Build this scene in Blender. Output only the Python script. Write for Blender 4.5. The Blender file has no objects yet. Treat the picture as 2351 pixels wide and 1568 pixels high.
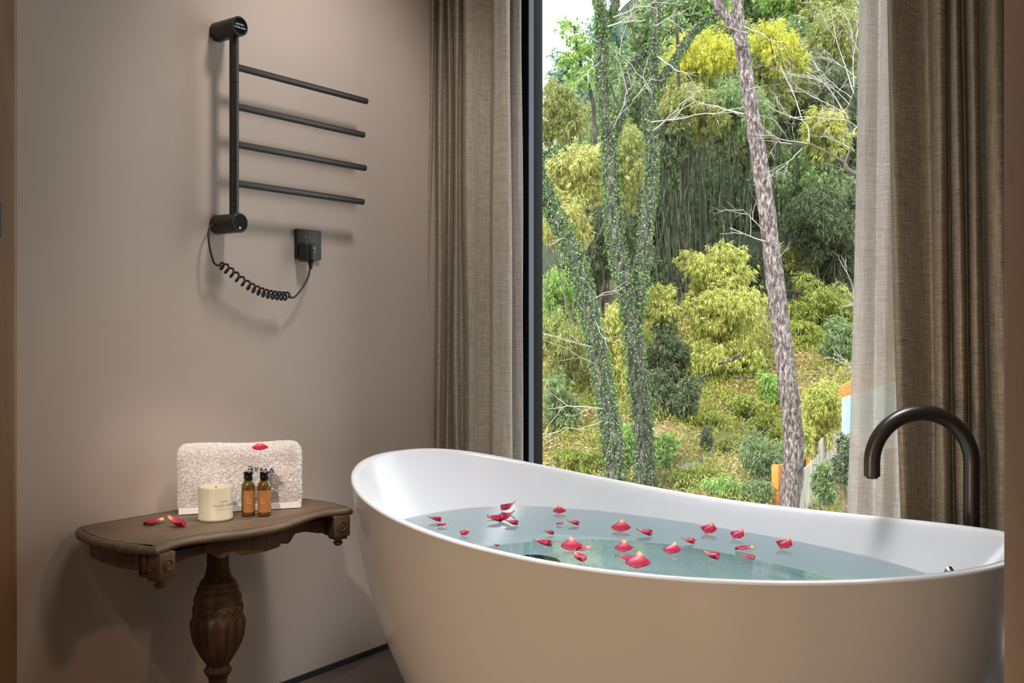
import bpy, bmesh, math, random
import numpy as np
from mathutils import Vector, Matrix

R_ = np.random.default_rng(11)
random.seed(5)
SC = bpy.context.scene
COL = SC.collection
PI = math.pi

# ------------------------------------------------------------------ camera
F_PX = 2250.0                       # focal length for a 2351 px wide frame
PHI = math.atan(1655.0 / F_PX)      # heading of the camera against the side wall
CAM = np.array([2.17, 0.0, 1.0135])
VIEW = np.array([-math.sin(PHI), math.cos(PHI)])
RIGHT = np.array([math.cos(PHI), math.sin(PHI)])
cd = bpy.data.cameras.new('camera')
cam = bpy.data.objects.new('camera', cd)
COL.objects.link(cam)
cd.sensor_width = 36.0
cd.lens = 36.0 * F_PX / 2351.0
cd.shift_y = -27.0 / 2351.0
cd.clip_start = 0.02
cd.clip_end = 400
cam.location = Vector(CAM)
cam.rotation_euler = (PI / 2, 0, PHI)
SC.camera = cam

# ------------------------------------------------------------------ sky, sun, lamps, exposure
vs = SC.view_settings
vs.view_transform = 'Standard'
vs.look = 'None'
vs.gamma = 1.0
vs.use_curve_mapping = False
vs.exposure = 0.0
W = bpy.data.worlds.new('overcast_sky')
SC.world = W
W.use_nodes = True
bg = W.node_tree.nodes['Background']
bg.inputs[0].default_value = (0.93, 0.97, 1.0, 1)
bg.inputs[1].default_value = 3.0
SC.cycles.max_bounces = 12
SC.cycles.transparent_max_bounces = 16
SC.cycles.use_denoising = True


def lamp(name, kind, loc, target, power, color, **kw):
    d = bpy.data.lights.new(name, kind)
    d.energy = power
    d.color = color
    for k, v in kw.items():
        setattr(d, k, v)
    o = bpy.data.objects.new(name, d)
    COL.objects.link(o)
    o.location = loc
    if target is not None:
        o.rotation_euler = (Vector(target) - Vector(loc)).to_track_quat('-Z', 'Y').to_euler()
    return o


WARM = (1.0, 0.67, 0.38)
NEUT = (1.0, 0.95, 0.92)
lamp('sun', 'SUN', (0, -10, 30), (4, 12, 0), 5.0, (1.0, 0.97, 0.90), angle=math.radians(9))
lamp('ceiling_panel_light', 'AREA', (1.15, 1.85, 2.74), (1.05, 1.95, 0), 9, (0.95, 0.97, 1.0), shape='RECTANGLE', size=1.2, size_y=0.7, spread=math.radians(50))
lamp('downlight_over_rack', 'SPOT', (0.95, 1.75, 2.7), (0.0, 2.05, 1.35), 60, (1.0, 0.95, 0.93), spot_size=math.radians(66), spot_blend=0.9, shadow_soft_size=0.14)
lamp('downlight_over_table', 'SPOT', (0.6, 1.25, 2.7), (0.24, 1.49, 0.6), 60, (1.0, 0.93, 0.88), spot_size=math.radians(15), spot_blend=0.9, shadow_soft_size=0.03)
lamp('bedroom_downlight', 'SPOT', (1.55, -0.35, 2.6), (0.2, 1.5, 0.62), 230, (1.0, 0.90, 0.82), spot_size=math.radians(13), spot_blend=1.0, shadow_soft_size=0.05)  # added spot behind the camera, brightens the towel front and tabletop
lamp('vanity_lamp', 'SPOT', (2.7, 1.45, 2.1), (0.1, 1.30, 0.45), 24, WARM, spot_size=math.radians(34), spot_blend=0.9, shadow_soft_size=0.10)
lamp('bedroom_lamp', 'SPOT', (0.75, -0.9, 0.55), (1.4, 1.6, 0.25), 72, WARM, spot_size=math.radians(55), spot_blend=0.9, shadow_soft_size=0.12)
lamp('bedroom_ceiling_light', 'AREA', (1.3, -2.2, 1.9), (1.3, 1.5, 0.7), 11, (1.0, 0.80, 0.60), shape='RECTANGLE', size=2.0, size_y=1.0)  # added warm fill behind the camera, lifts the shadows; no ceiling fixture

# ------------------------------------------------------------------ rays used to place things at their true depth


def ray(px, py):
    u = (px - 1175.5) / F_PX
    d = VIEW + u * RIGHT
    return np.array([d[0], d[1], (757.0 - py) / F_PX])


def at_depth(px, py, Z):
    return CAM + Z * ray(px, py)


def on_x(px, py, x):
    d = ray(px, py)
    return CAM + d * ((x - CAM[0]) / d[0])


def on_y(px, py, y):
    d = ray(px, py)
    return CAM + d * ((y - CAM[1]) / d[1])


def on_z(px, py, z):
    d = ray(px, py)
    return CAM + d * ((z - CAM[2]) / d[2])


# ------------------------------------------------------------------ materials
def nt(name):
    m = bpy.data.materials.new(name)
    m.use_nodes = True
    n = m.node_tree
    return m, n.nodes, n.links, n.nodes['Principled BSDF']


def node(N, t, **kw):
    n = N.new(t)
    for k, v in kw.items():
        setattr(n, k, v)
    return n


def ramp(N, stops):
    r = N.new('ShaderNodeValToRGB')
    e = r.color_ramp.elements
    while len(e) < len(stops):
        e.new(0.5)
    for i, (p, c) in enumerate(stops):
        e[i].position = p
        e[i].color = (*c, 1)
    return r


def rgb(r, g, b):
    """sRGB 0-255 to linear."""
    def f(c):
        c /= 255.0
        return c / 12.92 if c <= 0.04045 else ((c + 0.055) / 1.055) ** 2.4
    return (f(r), f(g), f(b))


def flat(name, c, rough=0.5, metal=0.0, spec=0.5, coat=0.0, noise=0.0, nscale=20, bump=0.0, bscale=200):
    m, N, L, B = nt(name)
    B.inputs['Base Color'].default_value = (*c, 1)
    B.inputs['Roughness'].default_value = rough
    B.inputs['Metallic'].default_value = metal
    B.inputs['Specular IOR Level'].default_value = spec
    B.inputs['Coat Weight'].default_value = coat
    B.inputs['Coat Roughness'].default_value = 0.05
    tc = node(N, 'ShaderNodeTexCoord')
    if noise:
        t = node(N, 'ShaderNodeTexNoise')
        t.inputs['Scale'].default_value = nscale
        t.inputs['Detail'].default_value = 4
        L.new(tc.outputs['Object'], t.inputs['Vector'])
        r = ramp(N, [(0.3, tuple(x * (1 - noise) for x in c)), (0.7, tuple(min(1, x * (1 + noise)) for x in c))])
        L.new(t.outputs['Fac'], r.inputs[0])
        L.new(r.outputs[0], B.inputs['Base Color'])
    if bump:
        t = node(N, 'ShaderNodeTexNoise')
        t.inputs['Scale'].default_value = bscale
        t.inputs['Detail'].default_value = 3
        L.new(tc.outputs['Object'], t.inputs['Vector'])
        b = node(N, 'ShaderNodeBump')
        b.inputs['Strength'].default_value = bump
        b.inputs['Distance'].default_value = 0.002
        L.new(t.outputs['Fac'], b.inputs['Height'])
        L.new(b.outputs[0], B.inputs['Normal'])
    return m


def linen(name, c1, c2, sheer=0.0, cell=700.0, trans=0.25):
    m, N, L, B = nt(name)
    tc = node(N, 'ShaderNodeTexCoord')

    def streak(sx, sy, sz):
        mp = node(N, 'ShaderNodeMapping')
        mp.inputs['Scale'].default_value = (sx, sy, sz)
        L.new(tc.outputs['Object'], mp.inputs[0])
        t = node(N, 'ShaderNodeTexNoise')
        t.inputs['Scale'].default_value = 1.0
        t.inputs['Detail'].default_value = 2.0
        L.new(mp.outputs[0], t.inputs['Vector'])
        return t
    a = streak(cell, cell, 14)
    b = streak(22, 22, cell)
    mx = node(N, 'ShaderNodeMath', operation='ADD')
    L.new(a.outputs['Fac'], mx.inputs[0])
    L.new(b.outputs['Fac'], mx.inputs[1])
    r = ramp(N, [(0.36, c1), (0.60, c2)])
    hv = node(N, 'ShaderNodeMath', operation='MULTIPLY')
    hv.inputs[1].default_value = 0.5
    L.new(mx.outputs[0], hv.inputs[0])
    L.new(hv.outputs[0], r.inputs[0])
    L.new(r.outputs[0], B.inputs['Base Color'])
    B.inputs['Roughness'].default_value = 0.95
    B.inputs['Specular IOR Level'].default_value = 0.1
    bp = node(N, 'ShaderNodeBump')
    bp.inputs['Strength'].default_value = 0.5
    bp.inputs['Distance'].default_value = 0.002
    L.new(hv.outputs[0], bp.inputs['Height'])
    L.new(bp.outputs[0], B.inputs['Normal'])
    out = N['Material Output']
    tr = node(N, 'ShaderNodeBsdfTranslucent')
    L.new(r.outputs[0], tr.inputs[0])
    m1 = node(N, 'ShaderNodeMixShader')
    m1.inputs[0].default_value = trans
    L.new(B.outputs[0], m1.inputs[1])
    L.new(tr.outputs[0], m1.inputs[2])
    last = m1
    if sheer:
        tp = node(N, 'ShaderNodeBsdfTransparent')
        thr = ramp(N, [(0.38, (0, 0, 0)), (0.56, (sheer * 2,) * 3)])
        inv = node(N, 'ShaderNodeMath', operation='SUBTRACT')
        inv.inputs[0].default_value = 1.0
        L.new(hv.outputs[0], inv.inputs[1])
        L.new(inv.outputs[0], thr.inputs[0])
        m2 = node(N, 'ShaderNodeMixShader')
        L.new(thr.outputs[0], m2.inputs[0])
        L.new(m1.outputs[0], m2.inputs[1])
        L.new(tp.outputs[0], m2.inputs[2])
        last = m2
    L.new(last.outputs[0], out.inputs['Surface'])
    return m


def leafy(name, stops, trans=0.35, rough=0.45):
    """Leaf material: every leaf its own tint out of the stops."""
    m, N, L, B = nt(name)
    g = node(N, 'ShaderNodeNewGeometry')
    r = ramp(N, [(i / (len(stops) - 1), c) for i, c in enumerate(stops)])
    L.new(g.outputs['Random Per Island'], r.inputs[0])
    L.new(r.outputs[0], B.inputs['Base Color'])
    B.inputs['Roughness'].default_value = rough
    B.inputs['Specular IOR Level'].default_value = 0.35
    tr = node(N, 'ShaderNodeBsdfTranslucent')
    L.new(r.outputs[0], tr.inputs[0])
    mx = node(N, 'ShaderNodeMixShader')
    mx.inputs[0].default_value = trans
    L.new(B.outputs[0], mx.inputs[1])
    L.new(tr.outputs[0], mx.inputs[2])
    L.new(mx.outputs[0], N['Material Output'].inputs['Surface'])
    return m


def bark(name, c1, c2, c3, sz=6.0, sx=22.0):
    m, N, L, B = nt(name)
    tc = node(N, 'ShaderNodeTexCoord')
    mp = node(N, 'ShaderNodeMapping')
    mp.inputs['Scale'].default_value = (sx, sx, sz)
    L.new(tc.outputs['Object'], mp.inputs[0])
    v = node(N, 'ShaderNodeTexNoise')
    v.inputs['Scale'].default_value = 1.0
    v.inputs['Detail'].default_value = 5
    v.inputs['Roughness'].default_value = 0.7
    L.new(mp.outputs[0], v.inputs['Vector'])
    r = ramp(N, [(0.36, c1), (0.5, c2), (0.64, c3)])
    L.new(v.outputs['Fac'], r.inputs[0])
    L.new(r.outputs[0], B.inputs['Base Color'])
    B.inputs['Roughness'].default_value = 0.9
    bp = node(N, 'ShaderNodeBump')
    bp.inputs['Strength'].default_value = 1.0
    bp.inputs['Distance'].default_value = 0.03
    L.new(v.outputs['Fac'], bp.inputs['Height'])
    L.new(bp.outputs[0], B.inputs['Normal'])
    return m


def wood(name, c1, c2, axis='Y', rough=0.6, grain=60.0):
    m, N, L, B = nt(name)
    tc = node(N, 'ShaderNodeTexCoord')
    mp = node(N, 'ShaderNodeMapping')
    s = [grain, grain, grain]
    s['XYZ'.index(axis)] = grain / 14.0
    mp.inputs['Scale'].default_value = s
    L.new(tc.outputs['Object'], mp.inputs[0])
    t = node(N, 'ShaderNodeTexNoise')
    t.inputs['Scale'].default_value = 1.0
    t.inputs['Detail'].default_value = 6
    t.inputs['Roughness'].default_value = 0.6
    t.inputs['Distortion'].default_value = 0.6
    L.new(mp.outputs[0], t.inputs['Vector'])
    r = ramp(N, [(0.3, c1), (0.7, c2)])
    L.new(t.outputs['Fac'], r.inputs[0])
    L.new(r.outputs[0], B.inputs['Base Color'])
    B.inputs['Roughness'].default_value = rough
    bp = node(N, 'ShaderNodeBump')
    bp.inputs['Strength'].default_value = 0.25
    bp.inputs['Distance'].default_value = 0.002
    L.new(t.outputs['Fac'], bp.inputs['Height'])
    L.new(bp.outputs[0], B.inputs['Normal'])
    return m


M = {}
M['wall'] = flat('wall_plaster', rgb(196, 180, 167), 0.9, noise=0.03, nscale=2.5, bump=0.05, bscale=180)
M['ceiling'] = flat('ceiling_paint', rgb(225, 218, 210), 0.9)
M['dark_trim'] = flat('black_skirting', rgb(28, 28, 30), 0.45)
M['jamb'] = wood('brown_door_wood', rgb(128, 96, 62), rgb(146, 112, 74), 'Z', 0.55, 40)
M['frame'] = flat('dark_window_aluminium', rgb(12, 12, 15), 0.6, 0.0, 0.12)
M['frame_blue'] = flat('grey_blue_window_aluminium', rgb(72, 80, 92), 0.35, 0.4)  # sky light on the jamb side, put into the colour
M['white_tub'] = flat('white_acrylic', rgb(236, 236, 240), 0.2, coat=0.25)
M['gun'] = flat('gunmetal', rgb(86, 80, 76), 0.34, 0.85)
M['black'] = flat('matte_black', rgb(54, 51, 48), 0.38, 0.3)
M['black_gloss'] = flat('black_glass', rgb(10, 10, 11), 0.12)
M['black_soft'] = flat('black_rubber', rgb(44, 42, 41), 0.55)
M['white_print'] = flat('white_print', rgb(245, 245, 245), 0.5)
M['grey_print'] = flat('grey_button', rgb(150, 145, 145), 0.4)
M['chrome'] = flat('chrome', rgb(170, 168, 166), 0.15, 1.0)
M['linen_a'] = linen('linen_left', rgb(178, 168, 152), rgb(230, 221, 206), trans=0.3)
M['linen_b'] = linen('linen_right', rgb(136, 122, 105), rgb(190, 176, 154), cell=520, trans=0.12)
M['sheer'] = linen('sheer_linen', rgb(205, 195, 188), rgb(240, 234, 229), sheer=0.045, cell=600, trans=0.45)
M['table_top'] = wood('weathered_oak', rgb(78, 62, 44), rgb(110, 90, 66), 'Y', 0.55, 55)
M['table_dark'] = wood('dark_oak', rgb(66, 46, 32), rgb(104, 78, 54), 'Z', 0.5, 50)
M['towel'] = flat('white_terry', rgb(250, 243, 239), 1.0, spec=0.1, bump=0.3, bscale=420)
M['thread'] = flat('black_thread', rgb(22, 22, 26), 0.8)
M['label'] = flat('amber_label', rgb(178, 118, 66), 0.5)
M['label_print'] = flat('pale_label_print', rgb(226, 190, 142), 0.5)
M['candle_print'] = flat('brown_candle_print', rgb(150, 126, 84), 0.6)
M['wick'] = flat('burnt_wick', rgb(50, 36, 20), 0.9)
M['culm'] = bark('bamboo_culm', rgb(18, 22, 16), rgb(42, 50, 32), rgb(104, 112, 74), 1.2, 30)
M['twig'] = flat('pale_twig', rgb(168, 162, 154), 0.85, noise=0.25, nscale=6)
M['twig_dark'] = flat('brown_twig', rgb(96, 88, 78), 0.85, noise=0.3, nscale=6)
M['pine_bark'] = bark('scaly_pine_bark', rgb(46, 38, 38), rgb(112, 98, 96), rgb(184, 172, 168), 12, 34)
M['ivy_bark'] = bark('rough_grey_bark', rgb(34, 33, 30), rgb(76, 74, 68), rgb(136, 132, 124), 6, 20)
M['far_bark'] = bark('dark_far_bark', rgb(34, 34, 30), rgb(56, 54, 48), rgb(84, 82, 74), 3, 8)
M['fence'] = wood('orange_stained_boards', rgb(190, 106, 34), rgb(232, 150, 66), 'X', 0.6, 8)
M['palings'] = wood('silvery_palings', rgb(120, 116, 104), rgb(206, 202, 190), 'Z', 0.8, 14)
M['mint'] = flat('mint_panel', rgb(150, 226, 214), 0.5)
M['render_white'] = flat('white_render', rgb(240, 240, 236), 0.8)
M['rock'] = flat('grey_rock', rgb(140, 138, 132), 0.9, noise=0.2, nscale=6)
LEAF = {
    'yellow': leafy('golden_bamboo_leaves', [rgb(118, 132, 64), rgb(202, 202, 104), rgb(234, 230, 152), rgb(150, 164, 80), rgb(222, 212, 122), rgb(174, 182, 88), rgb(98, 118, 60)], 0.4),
    'bright': leafy('sunlit_bamboo_leaves', [rgb(144, 158, 70), rgb(224, 216, 72), rgb(246, 238, 114), rgb(124, 144, 68), rgb(212, 206, 86), rgb(180, 186, 84)], 0.45),  # stronger yellow mix, used for the golden topped plumes
    'olive': leafy('olive_bamboo_leaves', [rgb(104, 116, 66), rgb(150, 158, 88), rgb(184, 186, 116), rgb(118, 132, 78), rgb(206, 200, 126)], 0.4),
    'green': leafy('green_bamboo_leaves', [rgb(82, 108, 72), rgb(124, 150, 96), rgb(164, 184, 124), rgb(96, 122, 82), rgb(188, 200, 140)], 0.4),
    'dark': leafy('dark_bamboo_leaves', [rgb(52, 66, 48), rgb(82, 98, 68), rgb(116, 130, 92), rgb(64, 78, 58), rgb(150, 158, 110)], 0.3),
    'fresh': leafy('fresh_green_leaves', [rgb(98, 140, 66), rgb(146, 188, 86), rgb(186, 216, 124), rgb(90, 126, 70), rgb(204, 214, 134)], 0.4),
    'blue': leafy('bluish_green_leaves', [rgb(92, 126, 110), rgb(130, 162, 140), rgb(170, 196, 172)], 0.4),  # pale bluish tint puts distance haze into the leaf colour
    'orange': leafy('yellowing_fern_leaves', [rgb(186, 186, 96), rgb(222, 218, 138), rgb(140, 158, 86), rgb(112, 132, 74), rgb(214, 196, 104), rgb(240, 234, 182)], 0.4),
    'ivy': leafy('ivy_leaves', [rgb(52, 78, 44), rgb(84, 118, 58), rgb(128, 162, 86), rgb(66, 92, 56), rgb(166, 186, 140)], 0.15),
    'litter': leafy('dry_leaf_litter', [rgb(150, 116, 76), rgb(196, 160, 112), rgb(226, 198, 150), rgb(130, 96, 64), rgb(176, 150, 80), rgb(230, 206, 176)], 0.1, 0.8),
    'weed': leafy('weed_leaves', [rgb(110, 122, 50), rgb(160, 168, 76), rgb(196, 186, 96), rgb(84, 110, 52), rgb(140, 170, 80)], 0.4),
}


# ------------------------------------------------------------------ mesh helpers
def tag(o, label=None, cat=None, group=None, kind=None):
    if label:
        o['label'] = label
    if cat:
        o['category'] = cat
    if group:
        o['group'] = group
    if kind:
        o['kind'] = kind
    return o


def put(o, parent):
    COL.objects.link(o)
    if parent is not None:
        o.parent = parent
        if parent.get('_world'):
            pass
        # meshes are built in world coordinates: undo the parent's place
        t = Vector((0, 0, 0))
        p = parent
        while p is not None:
            t += p.location
            p = p.parent
        o.location = -t
    return o


def empty(name, loc, label, cat, group=None):
    o = bpy.data.objects.new(name, None)
    COL.objects.link(o)
    o.location = Vector([float(a) for a in loc])
    o.empty_display_size = 0.05
    return tag(o, label, cat, group)


def mesh(name, verts, faces, mat, parent=None, smooth=True, angle=None):
    me = bpy.data.meshes.new(name)
    me.from_pydata([tuple(map(float, v)) for v in verts], [], [tuple(int(i) for i in f) for f in faces])
    me.update()
    for m in (mat if isinstance(mat, (list, tuple)) else [mat]):
        me.materials.append(m)
    if smooth:
        me.polygons.foreach_set('use_smooth', [True] * len(me.polygons))
        if angle:
            try:
                me.set_sharp_from_angle(angle=math.radians(angle))
            except Exception:
                pass
    o = bpy.data.objects.new(name, me)
    return put(o, parent)


def quads(name, V, mat, parent=None, smooth=False):
    """V: (n, 4, 3) array, one loose quad each: leaves."""
    n = len(V)
    me = bpy.data.meshes.new(name)
    me.vertices.add(4 * n)
    me.vertices.foreach_set('co', np.ascontiguousarray(V, dtype=np.float32).ravel())
    me.loops.add(4 * n)
    me.loops.foreach_set('vertex_index', np.arange(4 * n, dtype=np.int32))
    me.polygons.add(n)
    me.polygons.foreach_set('loop_start', np.arange(0, 4 * n, 4, dtype=np.int32))
    me.update(calc_edges=True)
    me.materials.append(mat)
    o = bpy.data.objects.new(name, me)
    return put(o, parent)


class Buf:
    """Collects pieces of ONE mesh."""

    def __init__(s):
        s.v, s.f = [], []

    def add(s, vf):
        n = len(s.v)
        s.v.extend([tuple(map(float, p)) for p in vf[0]])
        s.f.extend([tuple(i + n for i in f) for f in vf[1]])
        return s

    def build(s, name, mat, parent=None, smooth=True, angle=40):
        return mesh(name, s.v, s.f, mat, parent, smooth, angle)


def loft(rings, closed=True, cap0=False, cap1=False):
    n = len(rings[0])
    V = [p for r in rings for p in r]
    Fc = []
    for k in range(len(rings) - 1):
        for i in range(n if closed else n - 1):
            j = (i + 1) % n
            Fc.append((k * n + i, k * n + j, (k + 1) * n + j, (k + 1) * n + i))
    if cap0:
        Fc.append(tuple(range(n - 1, -1, -1)))
    if cap1:
        b = (len(rings) - 1) * n
        Fc.append(tuple(b + i for i in range(n)))
    return V, Fc


def tube(path, radii, sides=10, caps=True):
    P = np.array(path, float)
    n = len(P)
    rr = np.full(n, radii, float) if np.isscalar(radii) else np.array(radii, float)
    T = np.gradient(P, axis=0)
    T /= np.linalg.norm(T, axis=1)[:, None] + 1e-12
    up = np.array([0, 0, 1.0]) if abs(T[0][2]) < 0.9 else np.array([1.0, 0, 0])
    nx = np.cross(up, T[0])
    nx /= np.linalg.norm(nx)
    rings = []
    a = np.linspace(0, 2 * PI, sides, endpoint=False)
    for k in range(n):
        nx = nx - T[k] * (nx @ T[k])
        nx /= np.linalg.norm(nx) + 1e-12
        ny = np.cross(T[k], nx)
        rings.append(P[k] + rr[k] * (np.cos(a)[:, None] * nx + np.sin(a)[:, None] * ny))
    return loft(rings, True, caps, caps)


def smooth_path(pts, n):
    """Catmull-Rom through pts (any dimension)."""
    P = np.array(pts, float)
    P = np.vstack([2 * P[0] - P[1], P, 2 * P[-1] - P[-2]])
    segs = len(P) - 3
    out = []
    for t in np.linspace(0, segs - 1e-6, n):
        i = int(t)
        f = t - i
        a, b, c, d = P[i:i + 4]
        out.append(0.5 * ((2 * b) + (-a + c) * f + (2 * a - 5 * b + 4 * c - d) * f * f + (-a + 3 * b - 3 * c + d) * f ** 3))
    return np.array(out)


def lathe(profile, cx, cy, n=48, mod=None):
    a = np.linspace(0, 2 * PI, n, endpoint=False)
    rings = []
    for r, z in profile:
        k = 1.0 if mod is None else mod(a, z)
        rings.append(np.stack([cx + r * k * np.cos(a), cy + r * k * np.sin(a), np.full(n, z)], 1))
    return loft(rings, True, True, True)


def box(x0, x1, y0, y1, z0, z1, bev=0.0, seg=2):
    bm = bmesh.new()
    bmesh.ops.create_cube(bm, size=1.0)
    for v in bm.verts:
        v.co = Vector(((x0 + x1) / 2 + v.co.x * (x1 - x0), (y0 + y1) / 2 + v.co.y * (y1 - y0), (z0 + z1) / 2 + v.co.z * (z1 - z0)))
    if bev:
        bmesh.ops.bevel(bm, geom=list(bm.edges), offset=bev, segments=seg, affect='EDGES', profile=0.5)
    bm.verts.index_update()
    out = ([tuple(v.co) for v in bm.verts], [tuple(v.index for v in f.verts) for f in bm.faces])
    bm.free()
    return out


def xform(vf, Mx):
    return [tuple(Mx @ Vector(v)) for v in vf[0]], vf[1]


def prism(poly, z0, z1):
    n = len(poly)
    V = [(x, y, z0) for x, y in poly] + [(x, y, z1) for x, y in poly]
    Fc = [(i, (i + 1) % n, n + (i + 1) % n, n + i) for i in range(n)]
    return V, Fc + [tuple(range(n - 1, -1, -1)), tuple(range(n, 2 * n))]


def text_mesh(s, size, spacing=1.0, extrude=0.0):
    """Letters in the XY plane, centred, as (verts, faces)."""
    c = bpy.data.curves.new('lettering', 'FONT')
    c.body = s
    c.size = size
    c.align_x = 'CENTER'
    c.align_y = 'CENTER'
    c.space_character = spacing
    c.extrude = extrude
    c.resolution_u = 3
    o = bpy.data.objects.new('lettering', c)
    COL.objects.link(o)
    dg = bpy.context.evaluated_depsgraph_get()
    dg.update()
    me = o.evaluated_get(dg).to_mesh()
    V = [tuple(v.co) for v in me.vertices]
    Fc = [tuple(p.vertices) for p in me.polygons]
    o.evaluated_get(dg).to_mesh_clear()
    bpy.data.objects.remove(o)
    bpy.data.curves.remove(c)
    return V, Fc


def struct(o):
    return tag(o, kind='structure')

# ================================================================== THE ROOM
XR, YW, YB, ZC = 3.4, 2.66, -2.6, 2.8
b = Buf()
b.add(box(-0.2, XR + 0.2, YB - 0.2, YW + 0.14, -0.2, 0.0))
# floor tiles: one mesh, procedural joints
m, N, L, B = nt('floor_tile')
tc = node(N, 'ShaderNodeTexCoord')
mp = node(N, 'ShaderNodeMapping')
mp.inputs['Rotation'].default_value = (0, 0, math.radians(45))
L.new(tc.outputs['Object'], mp.inputs[0])
br = node(N, 'ShaderNodeTexBrick')
br.offset = 0.0
br.inputs['Scale'].default_value = 1.0
br.inputs['Brick Width'].default_value = 0.42
br.inputs['Row Height'].default_value = 0.42
br.inputs['Mortar Size'].default_value = 0.003
br.inputs['Color1'].default_value = (*rgb(112, 98, 88), 1)
br.inputs['Color2'].default_value = (*rgb(96, 84, 76), 1)
br.inputs['Mortar'].default_value = (*rgb(150, 138, 124), 1)
L.new(mp.outputs[0], br.inputs['Vector'])
tn = node(N, 'ShaderNodeTexNoise')
tn.inputs['Scale'].default_value = 9
tn.inputs['Detail'].default_value = 5
L.new(tc.outputs['Object'], tn.inputs['Vector'])
mxc = node(N, 'ShaderNodeMixRGB', blend_type='MULTIPLY')
mxc.inputs[0].default_value = 0.6
L.new(br.outputs[0], mxc.inputs[1])
L.new(tn.outputs['Fac'], mxc.inputs[2])
L.new(mxc.outputs[0], B.inputs['Base Color'])
B.inputs['Roughness'].default_value = 0.45
struct(b.build('floor', m, None, False))
struct(mesh('ceiling', *box(-0.2, XR + 0.2, YB - 0.2, YW + 0.14, ZC, ZC + 0.2), M['ceiling'], None, False))
struct(mesh('wall_left', *box(-0.2, 0.0, YB, YW + 0.14, 0, ZC), M['wall'], None, False))
struct(mesh('wall_right', *box(XR, XR + 0.2, YB, YW + 0.14, 0, ZC), M['wall'], None, False))
struct(mesh('wall_back', *box(-0.2, XR + 0.2, YB - 0.2, YB, 0, ZC), M['wall'], None, False))
WX0, WX1 = 0.20, 2.45
b = Buf()
b.add(box(-0.2, WX0, YW, YW + 0.14, 0, ZC)).add(box(WX1, XR + 0.2, YW, YW + 0.14, 0, ZC)).add(box(WX0, WX1, YW, YW + 0.14, 2.72, ZC))
struct(b.build('wall_window', M['wall'], None, False))
struct(mesh('wall_partition', *box(2.0, XR, 0.985, 1.12, 0, ZC, 0.013, 4), M['wall'], None, True, 60))
struct(mesh('baseboard_left', *box(0.0, 0.008, 1.06, YW, 0.0, 0.016), M['dark_trim'], None, False))
# left door jamb, with the strike plate of the sliding door
d1 = struct(mesh('door_1', *box(0.0, 0.10, 0.62, 1.053, 0, ZC, 0.012, 4), M['jamb'], None, True, 60))
c = on_x(1, 505, 0.1)
mesh('door_handle', *box(0.099, 0.104, c[1] - 0.05, c[1] + 0.0015, c[2] - 0.036, c[2] + 0.036, 0.0015), M['dark_trim'], d1, True, 40)

# window: layered dark frame and one pane
w1 = struct(bpy.data.objects.new('window_1', None))
COL.objects.link(w1)
XA = on_y(1212, 700, YW - .03)[0]
XB = XA - .006
b = Buf()
b.add(box(WX0, XA, YW - 0.03, YW + 0.056, 0.0, 2.72, 0.001))

b.add(box(WX0, WX1, YW - 0.03, YW + 0.10, 0.0, 0.05, 0.002)).add(box(WX0, WX1, YW - 0.03, YW + 0.10, 2.66, 2.72, 0.002))
b.add(box(WX1 - 0.06, WX1, YW - 0.03, YW + 0.10, 0.0, 2.72, 0.002))
b.build('window_frame', M['frame'], w1)
mesh('window_sash', *box(XA - 0.004, XA + 0.0012, YW - 0.026, YW + 0.002, 0.05, 2.66), M['frame_blue'], w1, False)  # thin plate on the jamb side, coloured as if lit by the sky
m = bpy.data.materials.new('clear_glass')
m.use_nodes = True
N, L = m.node_tree.nodes, m.node_tree.links
N.remove(N['Principled BSDF'])
tp = node(N, 'ShaderNodeBsdfTransparent')
tp.inputs[0].default_value = (0.97, 0.985, 0.98, 1)
gl = node(N, 'ShaderNodeBsdfGlossy')
gl.inputs['Roughness'].default_value = 0.0
fr = node(N, 'ShaderNodeFresnel')
fr.inputs[0].default_value = 1.3
mx = node(N, 'ShaderNodeMixShader')
L.new(fr.outputs[0], mx.inputs[0])
L.new(tp.outputs[0], mx.inputs[1])
L.new(gl.outputs[0], mx.inputs[2])
L.new(mx.outputs[0], N['Material Output'].inputs['Surface'])
mesh('window_pane', *box(XB - 0.004, WX1 - 0.05, YW + 0.044, YW + 0.050, 0.045, 2.67), m, w1, False)


# ================================================================== CURTAINS
def curtain(name, top, bot, mat, z0, z1, label, group=None, nz=30, n=220, thick=0.0, wob=0.003):
    """top / bot: plan points (x, y) of the folds at the head and at the hem."""
    A, Bt = smooth_path(top, n), smooth_path(bot, n)
    rings = []
    ph = R_.uniform(0, 6, 3)
    for k in range(nz + 1):
        t = k / nz
        z = z1 + (z0 - z1) * t
        P = A * (1 - t) + Bt * t
        s = np.linspace(0, 1, n)
        y = P[:, 1] + wob * np.sin(7 * t + 14 * s + ph[0]) + wob * 0.6 * np.sin(17 * t - 23 * s + ph[1])
        x = P[:, 0] + wob * 0.7 * np.sin(9 * t + 19 * s + ph[2])
        rings.append(np.stack([x, y, np.full(n, z)], 1))
    o = mesh(name, *loft(rings, False), mat)
    return tag(o, label, 'curtain', group)


def folds(pxs, ys, py):
    return [tuple(on_y(px, py, y)[:2]) for px, y in zip(pxs, ys)]


ZT, ZB = 2.68, 0.03
# left linen: folds read at the top edge of the photograph and near the tub rim, then carried on to head and hem


def head_hem(px_a, py_a, px_b, py_b, ys):
    A, Bq = [], []
    for pa, pb, y in zip(px_a, px_b, ys):
        a, q = on_y(pa, py_a, y), on_y(pb, py_b, y)
        s = (q[0] - a[0]) / (q[2] - a[2])
        A.append((a[0] + s * (ZT - a[2]), y))
        Bq.append((q[0] + s * (ZB - q[2]) * 0.5, y))
    return A, Bq


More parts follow.
